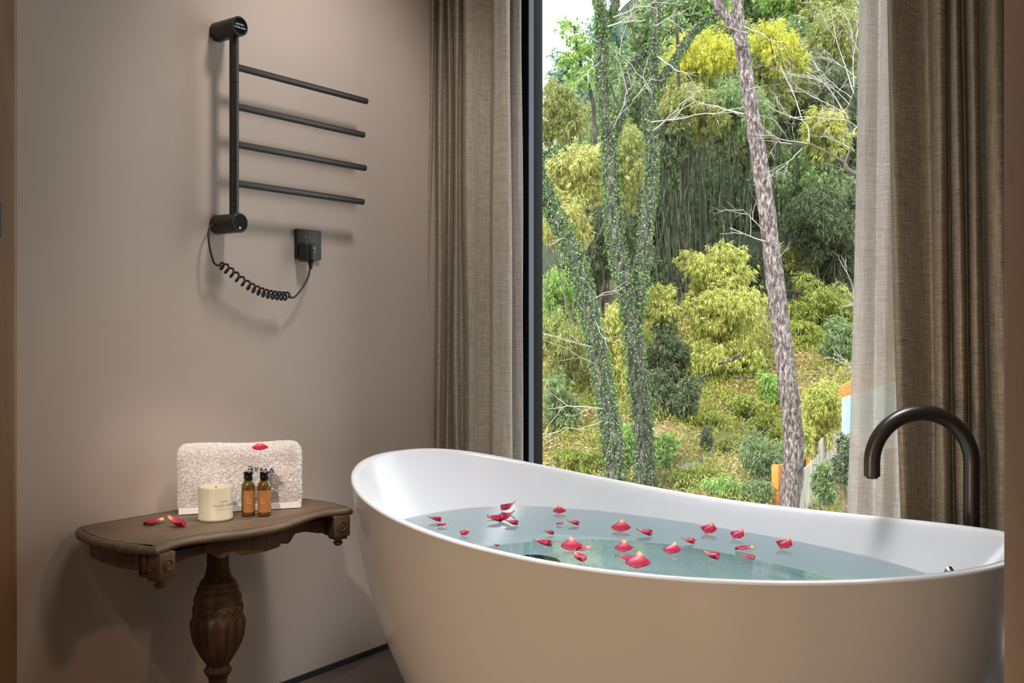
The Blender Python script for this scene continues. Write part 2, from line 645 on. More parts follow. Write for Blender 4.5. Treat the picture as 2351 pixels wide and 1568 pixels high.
yv, yr = 2.555, 2.478
la = [986, 993, 1003, 1013, 1024, 1031, 1037, 1048, 1058, 1070, 1081, 1100, 1125, 1133, 1150, 1166, 1172]
lb = [967, 976, 990, 1002, 1016, 1027, 1037, 1049, 1062, 1074, 1085, 1104, 1126, 1134, 1152, 1172, 1178]
ly = [2.50, 2.475, 2.525, 2.473, 2.52, 2.478, 2.515, 2.473, 2.52, 2.474, 2.482, 2.515, 2.54, 2.492, 2.47, 2.485, 2.52]
A, Bq = head_hem(la, 0, lb, 1000, ly)
curtain('linen_curtain', A, Bq, M['linen_a'], ZB, ZT, 'gathered beige linen curtain hanging between the towel rail wall and the dark window frame')
la = [1128, 1150, 1168, 1180, 1190, 1197, 1193]
lb = [1132, 1155, 1172, 1184, 1194, 1203, 1200]
ly = [2.60, 2.585, 2.60, 2.575, 2.565, 2.585, 2.61]
A, Bq = head_hem(la, 0, lb, 1040, ly)
curtain('sheer_curtain', A, Bq, M['sheer'], ZB, ZT, 'narrow white sheer curtain edge showing between beige linen and dark window frame', n=80)
# right
la = [2038, 2040, 2052, 2078, 2110, 2131, 2136, 2152, 2170, 2176, 2182, 2196, 2206, 2210, 2218, 2232, 2245, 2250, 2262, 2280, 2300, 2315, 2330, 2350, 2370, 2390]
sh = [34, 33, 32, 30, 26, 20, 18, 17, 16, 15, 17, 18, 20, 19, 20, 22, 25, 24, 24, 24, 24, 24, 24, 24, 24, 24]
lb = [a + s for a, s in zip(la, sh)]
ly = [2.50, 2.470, 2.462, 2.505, 2.570, 2.585, 2.51, 2.452, 2.485, 2.585, 2.49, 2.450, 2.48, 2.585, 2.49, 2.448, 2.48, 2.585, 2.49, 2.455, 2.47, 2.55, 2.47, 2.46, 2.54, 2.46]
A, Bq = head_hem(la, 0, lb, 1180, ly)
curtain('linen_curtain', A, Bq, M['linen_b'], ZB, ZT, 'brown grey linen curtain in heavy folds hanging behind the tub filler', n=300)
la = [1971, 1976, 1990, 2004, 2016, 2030, 2044, 2060, 2080, 2100]
lb = [1942, 1948, 1962, 1985, 2006, 2012, 2030, 2052, 2080, 2100]
ly = [2.60, 2.57, 2.555, 2.57, 2.60, 2.57, 2.57, 2.612, 2.615, 2.615]
A, Bq = head_hem(la, 0, lb, 1170, ly)
curtain('sheer_curtain', A, Bq, M['sheer'], ZB, ZT, 'pale translucent sheer curtain panel hanging left of the brown grey linen folds', n=120)

# ================================================================== TUB
TB = dict(cx=1.0548, cy=1.9804, ang=-0.1502, a=0.8437, b=0.4273, n=2.4293, zl=0.5648, dz=0.0999, pw=4.7269, zr=0.0666)
NT = 192
tt = np.linspace(0, 2 * PI, NT, endpoint=False)
cu = np.sign(np.cos(tt)) * np.abs(np.cos(tt)) ** (2 / TB['n'])
su = np.sign(np.sin(tt)) * np.abs(np.sin(tt)) ** (2 / TB['n'])
ZR = TB['zl'] + TB['dz'] * np.clip((1 - cu) / 2, 0, 1) ** TB['pw'] + TB['zr'] * np.clip((cu + .2) / 1.2, 0, 1) ** 2
CA, SA = math.cos(TB['ang']), math.sin(TB['ang'])


def tub_ring(ax, by, z, off=0.0, ex=None):
    if ex is None:
        x, y = cu * ax, su * by
    else:
        x = np.sign(np.cos(tt)) * np.abs(np.cos(tt)) ** (2 / ex) * ax
        y = np.sign(np.sin(tt)) * np.abs(np.sin(tt)) ** (2 / ex) * by
    x = x + off
    z = np.full(NT, z) if np.isscalar(z) else z
    return np.stack([TB['cx'] + x * CA - y * SA, TB['cy'] + x * SA + y * CA, z], 1)


def tub_local(x, y, z):
    return np.array([TB['cx'] + x * CA - y * SA, TB['cy'] + x * SA + y * CA, z])


tub = empty('bathtub', (TB['cx'], TB['cy'], 0), 'white freestanding oval bathtub with raised ends filled with water', 'bathtub')
a_, b_ = TB['a'], TB['b']
outer = []
for w, s, sb in ((0.0, .70, .66), (0.012, .715, .68), (.08, .745, .715), (.2, .80, .78), (.35, .865, .85), (.5, .915, .905), (.65, .952, .945), (.8, .977, .973), (.92, .992, .99), (.97, .997, .996)):
    outer.append(tub_ring(a_ * s, b_ * sb, ZR * w))
o_in = outer + [tub_ring(a_, b_, ZR - .006)]
mesh('tub_shell', *loft(o_in, True, True, False), M['white_tub'], tub)
inner = [tub_ring(a_, b_, ZR - .006), tub_ring(a_ - .0005, b_ - .0005, ZR - .003), tub_ring(a_ - .003, b_ - .003, ZR - .0006), tub_ring(a_ - .008, b_ - .008, ZR), tub_ring(a_ - .016, b_ - .015, ZR - .0012),
         tub_ring(a_ - .021, b_ - .019, ZR - .004), tub_ring(a_ - .025, b_ - .022, ZR - .010)]
ZF = 0.25
for h in (.06, .14, .24, .36, .5, .64, .78, .88, .95, .985):
    e = h ** 1.0
    inner.append(tub_ring((a_ - .025) * (1 - e) + .50 * e, (b_ - .022) * (1 - e) + .318 * e, (ZR - .01) * (1 - h) + ZF * h, ex=2.43 + .3 * h))
inner += [tub_ring(.485, .303, ZF + .001, ex=2.8), tub_ring(.46, .28, ZF - .003, ex=2.8), tub_ring(.2, .12, ZF - .006), tub_ring(.02, .02, ZF - .007)]
mesh('tub_basin', *loft(inner, True, False, True), M['white_tub'], tub)
# drain cover, on the basin floor
dc = tub_local(-.285, -.03, ZF - .004)
b = Buf()
b.add(lathe([(.0, dc[2]), (.066, dc[2]), (.068, dc[2] + .004), (.062, dc[2] + .012), (.0, dc[2] + .016)], dc[0], dc[1], 40))
tag(b.build('drain_cover', M['black_gloss'], tub), 'round black drain cover')
# square overflow plate standing on its corner, inner right end
oc = tub_local(.640, .222, .506)
Rm = Matrix.Translation(oc) @ Matrix.Rotation(TB['ang'] + math.radians(50), 4, 'Z') @ Matrix.Rotation(math.radians(-16), 4, 'Y') @ Matrix.Rotation(PI / 4, 4, 'X')
b = Buf()
b.add(xform(box(-.010, .004, -.026, .026, -.026, .026, .003), Rm)).add(xform(box(-.016, -.010, -.016, .016, -.016, .016, .002), Rm))
tag(b.build('overflow_plate', M['chrome'], tub), 'square chrome overflow plate set on its corner')

# water
ZW = 0.50
m = bpy.data.materials.new('bath_water')
m.use_nodes = True
N, L = m.node_tree.nodes, m.node_tree.links
N.remove(N['Principled BSDF'])
gs = node(N, 'ShaderNodeBsdfGlass')
gs.inputs['IOR'].default_value = 1.33
gs.inputs['Roughness'].default_value = 0.0
va = node(N, 'ShaderNodeVolumeAbsorption')
va.inputs['Color'].default_value = (0.30, 0.80, 0.78, 1)
va.inputs['Density'].default_value = 1.05
L.new(gs.outputs[0], N['Material Output'].inputs['Surface'])
L.new(va.outputs[0], N['Material Output'].inputs['Volume'])
# outline of the basin at the water level
hh = np.clip(((ZR - .01) - ZW) / ((ZR - .01) - ZF), 0, 1)
ax_ = (a_ - .025) * (1 - hh) + .50 * hh
by_ = (b_ - .022) * (1 - hh) + .318 * hh
exx = 2.43 + .3 * hh
x = np.sign(np.cos(tt)) * np.abs(np.cos(tt)) ** (2 / exx) * ax_
y = np.sign(np.sin(tt)) * np.abs(np.sin(tt)) ** (2 / exx) * by_
k = 1 + .004 / np.hypot(x, y)
wr = np.stack([TB['cx'] + x * k * CA - y * k * SA, TB['cy'] + x * k * SA + y * k * CA, np.full(NT, ZW)], 1)
wc = np.array([TB['cx'], TB['cy'], ZW])
rings = [wc + (wr - wc) * s for s in (1.0, .75, .5, .25, .02)]
wat = mesh('bath_water', *loft(rings, True, False, True), m)
tag(wat, 'clear pale green bath water filling the white tub', 'water', kind='stuff')

# ================================================================== TUB FILLER
ZFc = 2.2
pb = at_depth(2231, 1210, ZFc)
kpx = ZFc / F_PX
ftap = empty('tub_filler', (pb[0], pb[1], 0), 'dark gunmetal floor standing tub filler with high arched spout', 'tap')
Rv = np.array([RIGHT[0], RIGHT[1], 0])
top_z = CAM[2] + (757 - 1062) * kpx
rad = 114.5 * kpx
path = [np.array([pb[0], pb[1], z]) for z in np.linspace(0.012, top_z, 24)]
cen = np.array([pb[0], pb[1], top_z]) - Rv * rad
for a in np.linspace(0, PI, 40)[1:]:
    path.append(cen + Rv * rad * math.cos(a) + np.array([0, 0, rad * math.sin(a)]))
tipx = cen - Rv * rad
zt = CAM[2] + (757 - 1093) * kpx
for z in np.linspace(top_z, zt, 6)[1:]:
    path.append(np.array([tipx[0], tipx[1], z]))
mesh('spout', *tube(path, 0.0176, 28), M['gun'], ftap, True, 50)
mesh('spout_nozzle', *lathe([(.012, zt - .005), (.0125, zt - .004), (.0125, zt + .001)], tipx[0], tipx[1], 24), M['gun'], ftap, True, 50)
mesh('floor_flange', *lathe([(.045, 0.0), (.045, .010), (.042, .013), (.02, .014)], pb[0], pb[1], 36), M['gun'], ftap, True, 50)

# ================================================================== TOWEL RACK AND SOCKET
XP, YP = 0.07, on_x(537.5, 300, 0.07)[1]
zt = on_x(549, 59, 0.095)[2]
zb = on_x(549.5, 511, 0.095)[2]
rack = empty('towel_rack', (0, YP, zb), 'black electric towel rack with four bars mounted on the wall', 'towel rack')


def xcyl(x0, x1, y, z, r, n=40, chamf=0.0015, inner=None):
    a = np.linspace(0, 2 * PI, n, endpoint=False)
    prof = [(x0, r - .001), (x0 + .001, r), (x1 - chamf, r), (x1, r - chamf)]
    if inner:
        prof += [(x1, inner), (x1 - .002, inner)]
    rings = [np.stack([np.full(n, xx), y + q * np.cos(a), z + q * np.sin(a)], 1) for xx, q in prof]
    return loft(rings, True, True, True)


b = Buf()
seams = [on_x(537.5, py, XP - .012)[2] for py in (106, 194, 284, 374, 464)]
prof = [(.0122, zb)]
for s in reversed(seams):
    prof += [(.0122, s - .0012), (.0110, s - .0008), (.0110, s + .0008), (.0122, s + .0012)]
prof += [(.0122, zt)]
mesh('post', *lathe(prof, XP, YP, 32), M['black'], rack, True, 40)
for z, nm in ((zt, 'top'), (zb, 'low')):
    br_ = mesh('bracket', *xcyl(0.0, 0.095, YP, z, .0256, inner=.0215), M['black'], rack, True, 40)
    fc = mesh('bracket_face', *xcyl(0.09, 0.0937, YP, z, .0215, chamf=.0003), M['black_gloss'], br_, True, 40)
    Rf = Matrix.Translation((0.0942, YP, z)) @ Matrix(((0, 0, 1, 0), (1, 0, 0, 0), (0, 1, 0, 0), (0, 0, 0, 1)))
    if nm == 'top':
        bb = Buf()
        bb.add(xform(text_mesh('ELECTRIC', .0058, 1.06), Rf @ Matrix.Translation((-.0005, .0042, 0))))
        bb.add(xform(text_mesh('TOWEL RACK', .0057, 1.0), Rf @ Matrix.Translation((0, -.0042, 0))))
        bb.build('lettering', M['white_print'], br_, False)
    else:
        bb = Buf()

        def ringlet(cx, cy, r0, r1, n=18):
            a = np.linspace(0, 2 * PI, n, endpoint=False)
            return loft([np.stack([cx + r * np.cos(a), cy + r * np.sin(a), np.zeros(n)], 1) for r in (r0, r1)])
        bb.add(xform(ringlet(0, -.0135, .0014, .0033), Rf))
        bb.build('power_button', M['white_print'], br_, False)
        for qx, qy in ((-.0145, .004), (-.011, -.007), (.013, .003), (.010, -.0085)):
            Bq2 = Buf()
            Bq2.add(xform(ringlet(qx, qy, .0017, .0023), Rf))
            Bq2.build('touch_button', M['black_soft'], br_, False)
for (pl, pr) in (((549, 157), (842, 231.6)), ((549, 245.2), (835, 310.5)), ((549, 334), (838.7, 385)), ((549, 422.4), (833.6, 463))):
    q0, q1 = on_x(*pl, XP), on_x(*pr, XP)
    zz = (q0[2] + q1[2]) / 2
    pth = [(XP, YP + .005, zz), (XP, q1[1] - .002, zz), (XP, q1[1] - .0007, zz), (XP, q1[1], zz)]
    mesh('bar', *tube(pth, [.0092, .0092, .0086, .0072], 24), M['black'], rack, True, 40)
# coiled cord
cpx = [(489, 516), (482, 522), (478.5, 540), (482, 570), (490, 600), (497, 608), (504, 610)]
crd = [on_x(px, py, xx) for (px, py), xx in zip(cpx, (.016, .02, .03, .04, .046, .05, .052))]
ax = smooth_path([on_x(px, py, .052) for px, py in ((506, 606), (520, 617), (540, 633), (565, 652), (590, 666), (615, 675), (640, 679), (663, 680))], 400)
turns = 14.5
tl = np.linspace(0, 1, len(ax))
phs = 2 * PI * turns * (tl ** 1.55 * .55 + tl * .45)
hel = []
for k, p in enumerate(ax):
    tg = ax[min(k + 1, len(ax) - 1)] - ax[max(k - 1, 0)]
    tg /= np.linalg.norm(tg)
    n1 = np.array([1.0, 0, 0])
    n1 -= tg * (n1 @ tg)
    n1 /= np.linalg.norm(n1)
    n2 = np.cross(tg, n1)
    rr = .0105 * min(1, k / 14 + .15, (len(ax) - 1 - k) / 10 + .2)
    hel.append(p + rr * (math.cos(phs[k] - PI / 2) * n1 * .9 + math.sin(phs[k] - PI / 2) * n2))
tail = smooth_path([hel[-1]] + [on_x(px, py, xx) for (px, py), xx in zip(((676, 682), (692, 664), (706, 640), (712, 618)), (.05, .045, .042, .04))], 24)[1:]
cp = np.vstack([smooth_path(crd, 40), np.array(hel), tail])
cord = mesh('cord', *tube(cp, .0030, 8), M['black_soft'], rack)
# plug with its strain relief
SP = [on_x(674, 558, 0.0), on_x(734, 564, 0.0)]
sy0, sy1 = 1.895, 1.989
sz0, sz1 = on_x(674, 592, .012)[2], on_x(674, 524, .012)[2]
pc = on_x(713, 580, .04)
b = Buf()
b.add(box(.012, .046, pc[1] - .0235, pc[1] + .0155, pc[2] - .026, pc[2] + .028, .006, 3))
b.add(xform(box(.012, .052, pc[1] - .010, pc[1] + .013, pc[2] - .023, pc[2] + .024, .004, 3), Matrix.Identity(4)))
plug = b.build('plug', M['black'], cord, True, 40)
b = Buf()
zz = pc[2] - .026
b.add(lathe([(.0095, zz), (.0085, zz - .004), (.0062, zz - .005), (.0066, zz - .007), (.0056, zz - .009), (.0062, zz - .011), (.0052, zz - .013), (.0058, zz - .015), (.005, zz - .017), (.0052, zz - .019), (.004, zz - .021)], .04, pc[1] + .0005, 16))
b.build('plug_strain_relief', M['black_soft'], cord)
bb = Buf()
a = np.linspace(0, 2 * PI, 20, endpoint=False)
for (py_, pz_, r_) in ((.003, .012, .0042), (.0025, .001, .0026)):
    bb.add(loft([np.stack([np.full(20, .0535), pc[1] + py_ + r * np.cos(a), pc[2] + pz_ + r * np.sin(a)], 1) for r in (r_, .0002)]))
bb.build('plug_button', M['grey_print'], cord, False)

sock = empty('wall_socket', (0, (sy0 + sy1) / 2, sz0), 'square dark grey wall socket with the towel rack plug in it', 'socket')
mesh('socket_plate', *box(.0, .012, sy0, sy1, sz0, sz1, .0025, 3), M['black'], sock, True, 40)
b = Buf()
for px in (702, 710.5):
    q = on_x(px, 544.5, .012)
    b.add(box(.0115, .0124, q[1] - .0018, q[1] + .0018, q[2] - .0045, q[2] + .0045))
b.build('socket_slot', M['black_gloss'], sock, False)

# ================================================================== CONSOLE TABLE
YC = 1.49
ZT_ = 0.56
side = smooth_path([(.012, 1.262), (.022, 1.228), (.055, 1.203), (.10, 1.187), (.19, 1.172), (.28, 1.178), (.362, 1.206)], 44)
front = smooth_path([(.362, 1.206), (.342, 1.262), (.341, 1.31), (.355, 1.366), (.378, 1.435), (.387, 1.49)], 40)
half = np.vstack([side, front[1:]])
mir = half[::-1][1:].copy()
mir[:, 1] = 2 * YC - mir[:, 1]
OUT = np.vstack([half, mir, np.array([[.012, 2 * YC - 1.262 - .15], [.012, YC], [.012, 1.41], [.012, 1.33]])])


def offset(poly, d):
    """Move a closed outline inward by d (it runs anticlockwise seen from above)."""
    nx_, pv = np.roll(poly, -1, 0), np.roll(poly, 1, 0)
    e1 = poly - pv
    e2 = nx_ - poly
    e1 /= np.linalg.norm(e1, axis=1)[:, None] + 1e-9
    e2 /= np.linalg.norm(e2, axis=1)[:, None] + 1e-9
    n = np.stack([-(e1 + e2)[:, 1], (e1 + e2)[:, 0]], 1)
    n /= np.linalg.norm(n, axis=1)[:, None] + 1e-9
    cs = np.clip((n * np.stack([-e1[:, 1], e1[:, 0]], 1)).sum(1), .5, 1)
    return poly + n * (d / cs)[:, None]


def area2(p):
    return np.sum(p[:, 0] * np.roll(p[:, 1], -1) - np.roll(p[:, 0], -1) * p[:, 1])


if area2(OUT) < 0:
    OUT = OUT[::-1]


def ol(d, z):
    p = offset(OUT, d)
    p[:, 0] = np.maximum(p[:, 0], .008)
    return np.column_stack([p, np.full(len(p), z)])


tbl = empty('console_table', (.19, YC, 0), 'small weathered oak console table with serpentine top on a carved pedestal', 'table')
rings = [ol(.010, ZT_ - .020), ol(.004, ZT_ - .0185), ol(.001, ZT_ - .015), ol(0, ZT_ - .010), ol(.0012, ZT_ - .006), ol(.005, ZT_ - .002), ol(.010, ZT_ - .0005), ol(.0145, ZT_ - .0004), ol(.0150, ZT_ - .003), ol(.0170, ZT_ - .003), ol(.0176, ZT_)]
mesh('tabletop', *loft(rings, True, True, True), M['table_top'], tbl, True, 35)
# apron: follows the outline inside the corner blocks, scalloped bottom edge
AP = offset(OUT, .030)
n = len(AP)


def bottom(x, y):
    d = abs(y - YC)
    if x < .05:
        return .515
    if x > .30 and d < .24:
        for (a, za), (c, zc) in zip([(0, .497), (.055, .498), (.075, .510), (.092, .497), (.105, .499), (.125, .515), (.17, .511), (.21, .500), (.235, .497)], [(.055, .498), (.075, .510), (.092, .497), (.105, .499), (.125, .515), (.17, .511), (.21, .500), (.235, .497), (.3, .497)]):
            if a <= d <= c:
                return za + (zc - za) * (d - a) / (c - a)
    return .500


zb_ = np.array([bottom(*p) for p in AP])
AI = offset(OUT, .048)
rings = [np.column_stack([AP, zb_]), np.column_stack([AP, np.full(n, ZT_ - .019)]), np.column_stack([AI, np.full(n, ZT_ - .019)]), np.column_stack([AI, zb_])]
V, Fc = loft(rings)
Fc += [(3 * n + i, 3 * n + (i + 1) % n, (i + 1) % n, i) for i in range(n)]
mesh('apron', V, Fc, M['table_dark'], tbl, True, 35)
for sgn in (-1, 1):
    cx_, cy_ = .335, YC + sgn * (YC - 1.233)
    Rb = Matrix.Translation((cx_, cy_, 0)) @ Matrix.Rotation(sgn * math.radians(-14), 4, 'Z')
    b = Buf()
    b.add(xform(box(-.036, .022, -.023, .023, .490, ZT_ - .018, .002), Rb))
    b.add(xform(box(-.019, .018, -.018, .018, .482, .492, .003), Rb))
    # carved roundels on the faces of the block
    a = np.linspace(0, 2 * PI, 24, endpoint=False)
    for ax_i in (0, 1):
        rg = []
        for r, h in ((.0135, -.001), (.0135, .0022), (.0105, .0030), (.0085, .0008), (.0075, .0022), (.0001, .003)):
            if ax_i == 0:
                rg.append(np.stack([np.full(24, .022 + h), r * np.cos(a), .517 + r * np.sin(a)], 1))
            else:
                rg.append(np.stack([r * np.cos(a) - .001, np.full(24, sgn * (.023 + h)), .517 + r * np.sin(a)], 1))
        b.add(xform(loft(rg), Rb))
    cb = b.build('corner_block', M['table_dark'], tbl)
    mesh('drop_finial', *lathe([(.012, .4835), (.012, .481), (.008, .479), (.009, .476), (.0125, .4735), (.0125, .471), (.010, .468), (.006, .465), (.001, .464)], cx_, cy_, 24), M['table_dark'], cb, True, 40)


def cz(y):
    return .7786 - y * .000395


PX_, PY_ = .19, YC
prof = [(.030, .503), (.0265, .497), (.0257, cz(790)), (.0262, cz(850)), (.0290, cz(890)), (.0330, cz(925)), (.0400, cz(940)), (.0430, cz(950)), (.0430, cz(962)), (.0460, cz(970)), (.0490, cz(985)), (.0490, cz(996)), (.0475, cz(1000)), (.0510, cz(1012)), (.0550, cz(1030)), (.0565, cz(1050)), (.0565, cz(1072)), (.0545, cz(1078)), (.0555, cz(1082))]
prof = prof[::-1]
mesh('pedestal_neck', *lathe(prof, PX_, PY_, 48), M['table_dark'], tbl, True, 40)
b = Buf()
b.add(lathe([(.0590, cz(1150)), (.0585, cz(1145)), (.0570, cz(1110)), (.0555, cz(1084)), (.0540, cz(1080))], PX_, PY_, 48))
for k in range(14):
    th = 2 * PI * k / 14 + .1
    c_, s_ = math.cos(th), math.sin(th)
    a = np.linspace(0, 2 * PI, 18, endpoint=False)
    rg = []
    for r, h in ((.0098, -.001), (.0098, .0016), (.0082, .0022), (.0066, .0004), (.0055, .0014), (.0001, .0022)):
        R2 = .0570 + h
        rg.append(np.stack([PX_ + R2 * c_ - r * np.cos(a) * s_, PY_ + R2 * s_ + r * np.cos(a) * c_, cz(1113) + r * np.sin(a)], 1))
    b.add(loft(rg))
b.build('carved_band', M['table_dark'], tbl)


def flute(a, z):
    t = max(0, min(1, (z - cz(1500)) / .02)) * max(0, min(1, (cz(1152) - z) / .015))
    return 1 + t * .13 * (np.abs(np.cos(a * 7)) - .6)


bp_ = smooth_path([(.0215, cz(1600)), (.0217, cz(1568)), (.0235, cz(1530)), (.030, cz(1508)), (.0330, cz(1488)), (.0285, cz(1472)), (.0260, cz(1460)), (.0290, cz(1440)), (.0440, cz(1378)), (.0570, cz(1300)), (.0622, cz(1210)), (.0605, cz(1165)), (.0585, cz(1148))], 60)
mesh('pedestal_bulb', *lathe([tuple(q) for q in bp_], PX_, PY_, 112, flute), M['table_dark'], tbl, True, 60)
mesh('pedestal_base', *lathe([(.15, .0), (.155, .012), (.15, .026), (.12, .034), (.075, .05), (.05, .075), (.034, .10), (.026, .125), (.030, .135), (.026, .145), (.0215, .149)], PX_, PY_, 64), M['table_dark'], tbl, True, 50)

# ================================================================== TOWEL, CANDLE, BOTTLES
fl, frr = on_z(410, 1183, ZT_), on_z(694, 1166, ZT_)
wd = float(np.linalg.norm(frr - fl))
ux = (frr - fl) / wd
uy = np.array([-ux[1], ux[0], 0])          # away from the camera
TH, HT = .085, .165
prof = []
for a in np.linspace(0, 1, 10):
    prof.append((.004 - .004 * a, a * .11))
for a in np.linspace(0, PI, 22):
    prof.append((TH / 2 - (TH / 2) * math.cos(a) * (1.0), .122 + (HT - .122) * math.sin(a) ** .75))
for a in np.linspace(1, 0, 10):
    prof.append((TH, a * .11))
prof = smooth_path(prof, 110)
NX = 150
tw = []
for i in range(NX + 1):
    s = i / NX
    e = min(s, 1 - s) * wd
    q_ = 1 - min(1, e / .022)
    ins = 0.022 * (1 - math.sqrt(max(0, 1 - q_ * q_)))
    sag = -.003 * s + .0015 * math.sin(9 * s)
    ring = []
    for (d, h) in prof:
        dd = d + (ins if d < TH / 2 else -ins)
        h2 = h * (1 - ins / HT) + sag * h / HT
        bul = .004 * math.sin(PI * min(1, h / .12)) * (-1 if d < TH / 2 else 1) + .002 * math.sin(11 * s + 30 * h)
        ring.append(fl + ux * (s * wd) + uy * (dd + bul) + np.array([0, 0, h2 + .0008]))
    tw.append(np.array(ring))
twl = empty('bath_towel', fl + ux * wd / 2, 'white terry bath towel folded upright on the console table, embroidered in black', 'towel')
G_ = np.array(tw)
nrm = np.cross(np.gradient(G_, axis=0), np.gradient(G_, axis=1))
nrm /= np.linalg.norm(nrm, axis=2)[..., None] + 1e-12
mid = G_.mean((0, 1))
if ((G_ - mid) * nrm).sum(2).mean() < 0:
    nrm = -nrm
nz_ = R_.normal(0, .0007, G_.shape[:2])
G_ = G_ + nrm * nz_[..., None]
V, Fc = loft(list(G_), False)
c0 = len(V)
for ring, flip in ((G_[0], True), (G_[-1], False)):
    k0 = len(V)
    V = list(V) + [tuple(p) for p in ring]
    idx = list(range(k0, k0 + len(ring)))
    Fc.append(tuple(idx if flip else idx[::-1]))
mesh('terry_body', V, Fc, M['towel'], twl, True)
# short terry loops all over the pile
ii = R_.integers(0, NX, 90000)
jj = R_.integers(2, len(prof) - 3, 90000)
base = G_[ii, jj] + (G_[ii + 1, jj] - G_[ii, jj]) * R_.random((90000, 1))
nn = nrm[ii, jj] + R_.normal(0, .8, (90000, 3))
nn[:, 2] -= .25
nn /= np.linalg.norm(nn, axis=1)[:, None]
sd = np.cross(nn, R_.normal(0, 1, (90000, 3)))
sd /= np.linalg.norm(sd, axis=1)[:, None]
ln = R_.uniform(.0018, .0044, (90000, 1))
keep = (base[:, 2] - fl[2]) > .012
Q = np.stack([base - sd * .0006, base + sd * .0006, base + nn * ln + sd * .0004, base + nn * ln - sd * .0004], 1)[keep]
tag(quads('terry_pile', Q, M['towel'], twl), kind='stuff')
# flat woven hem along the bottom of the front flap and a second layer behind it
for (d, x0, x1, h0, h1) in ((-.004, .0, .985, .002, .016), (.012, .03, 1.0, .001, .03)):
    P0 = fl + ux * (x0 * wd) + uy * d
    P1 = fl + ux * (x1 * wd) + uy * d
    rg = []
    for h in (h0, h1):
        rg.append([P0 + np.array([0, 0, h]), P1 + np.array([0, 0, h]), P1 + uy * .004 + np.array([0, 0, h]), P0 + uy * .004 + np.array([0, 0, h])])
    mesh('woven_hem', *loft(rg, True, True, True), M['towel'], twl, False)
# embroidery, four letters drawn as thread strokes on the front face


def on_front(px, py, lift):
    o_ = fl - uy * lift
    d = ray(px, py)
    n_ = uy
    return CAM + d * (((o_ - CAM) @ n_) / (d @ n_))


b = Buf()
S = []
S.append([(568.5, 1073.2), (571, 1071.4), (576.5, 1071.2), (579, 1073.2), (578, 1075.6), (574.5, 1076.8), (568.5, 1077.2), (574.5, 1076.8), (578.5, 1078.4), (579.4, 1081), (577, 1083.6), (570.5, 1083.8), (568.5, 1082)])
S.append([(583.4, 1072), (588, 1077.5), (592.3, 1073)])
S.append([(588, 1077.5), (587.6, 1083)])
S.append([(598.4, 1085), (599.6, 1073.6), (605, 1082.6), (611.4, 1074.6), (611.8, 1086)])
S.append([(618, 1086.6), (624, 1074.6), (629, 1085.8)])
for st in S:
    pts = [on_front(px, py, .0100) for px, py in st]
    if len(pts) > 6:
        pts = smooth_path(pts, 40)
    else:
        pts = np.vstack([np.linspace(pts[i], pts[i + 1], 5)[(1 if i else 0):] for i in range(len(pts) - 1)])
    b.add(tube(pts, .00125, 6))
b.build('embroidery', M['thread'], twl)

# candle
m, N, L, B = nt('ivory_wax')
B.inputs['Base Color'].default_value = (*rgb(190, 180, 154), 1)
B.inputs['Roughness'].default_value = 0.45
B.inputs['Subsurface Weight'].default_value = 0.4
B.inputs['Subsurface Radius'].default_value = (0.02, 0.012, 0.006)
B.inputs['Subsurface Scale'].default_value = 0.5
M['wax'] = m
fb = on_z(495, 1200, ZT_)
vd = ray(495, 1200)
vd = np.array([vd[0], vd[1], 0]) / np.hypot(vd[0], vd[1])
CR = .0405
cc = fb + vd * CR
cnd = empty('pillar_candle', (cc[0], cc[1], ZT_), 'ivory pillar candle with faint lettering standing before the towel', 'candle')
CH = .0805
mesh('wax_body', *lathe([(CR - .002, ZT_ + .0005), (CR, ZT_ + .003), (CR, ZT_ + .0065), (CR - .0008, ZT_ + .0072), (CR - .0008, ZT_ + CH - .003), (CR - .0025, ZT_ + CH), (CR - .007, ZT_ + CH - .0005), (CR - .016, ZT_ + CH - .006), (.012, ZT_ + CH - .010), (.0, ZT_ + CH - .0105)], cc[0], cc[1], 72), M['wax'], cnd, True, 50)
mesh('wick', *tube([(cc[0], cc[1], ZT_ + CH - .012), (cc[0], cc[1] + .0006, ZT_ + CH - .006), (cc[0] + .001, cc[1] + .001, ZT_ + CH - .001)], .0011, 8), M['wick'], cnd)
face = math.atan2(CAM[1] - cc[1], CAM[0] - cc[0])


def wrap(vf, r, cx, cy, z, th):
    """Bend flat lettering round an upright cylinder; th = bearing of its middle."""
    return [(cx + r * math.cos(th + x / r), cy + r * math.sin(th + x / r), z + y) for x, y, _ in vf[0]], vf[1]


b = Buf()
th = face + .52
b.add(wrap(text_mesh('BUTTER', .0052, 1.15), CR - .0005, cc[0], cc[1], ZT_ + .0475, th))
b.add(wrap(text_mesh('CLASSIC CANDLE', .0070, 1.05), CR - .0005, cc[0], cc[1], ZT_ + .0385, th + .06))
for k in range(15):
    q = math.radians(4.2) * (k - 7) + th
    b.add(wrap(([(-.0006, -.0006, 0), (.0006, -.0006, 0), (.0006, .0006, 0), (-.0006, .0006, 0)], [(0, 1, 2, 3)]), CR - .0005, cc[0], cc[1], ZT_ + .0295, q))
b.build('lettering', M['candle_print'], cnd, False)

# bottles
m, N, L, B = nt('amber_plastic')
B.inputs['Base Color'].default_value = (*rgb(92, 68, 24), 1)
B.inputs['Roughness'].default_value = 0.08
B.inputs['Subsurface Weight'].default_value = 0.0
B.inputs['Coat Weight'].default_value = 0.6
M['amber'] = m


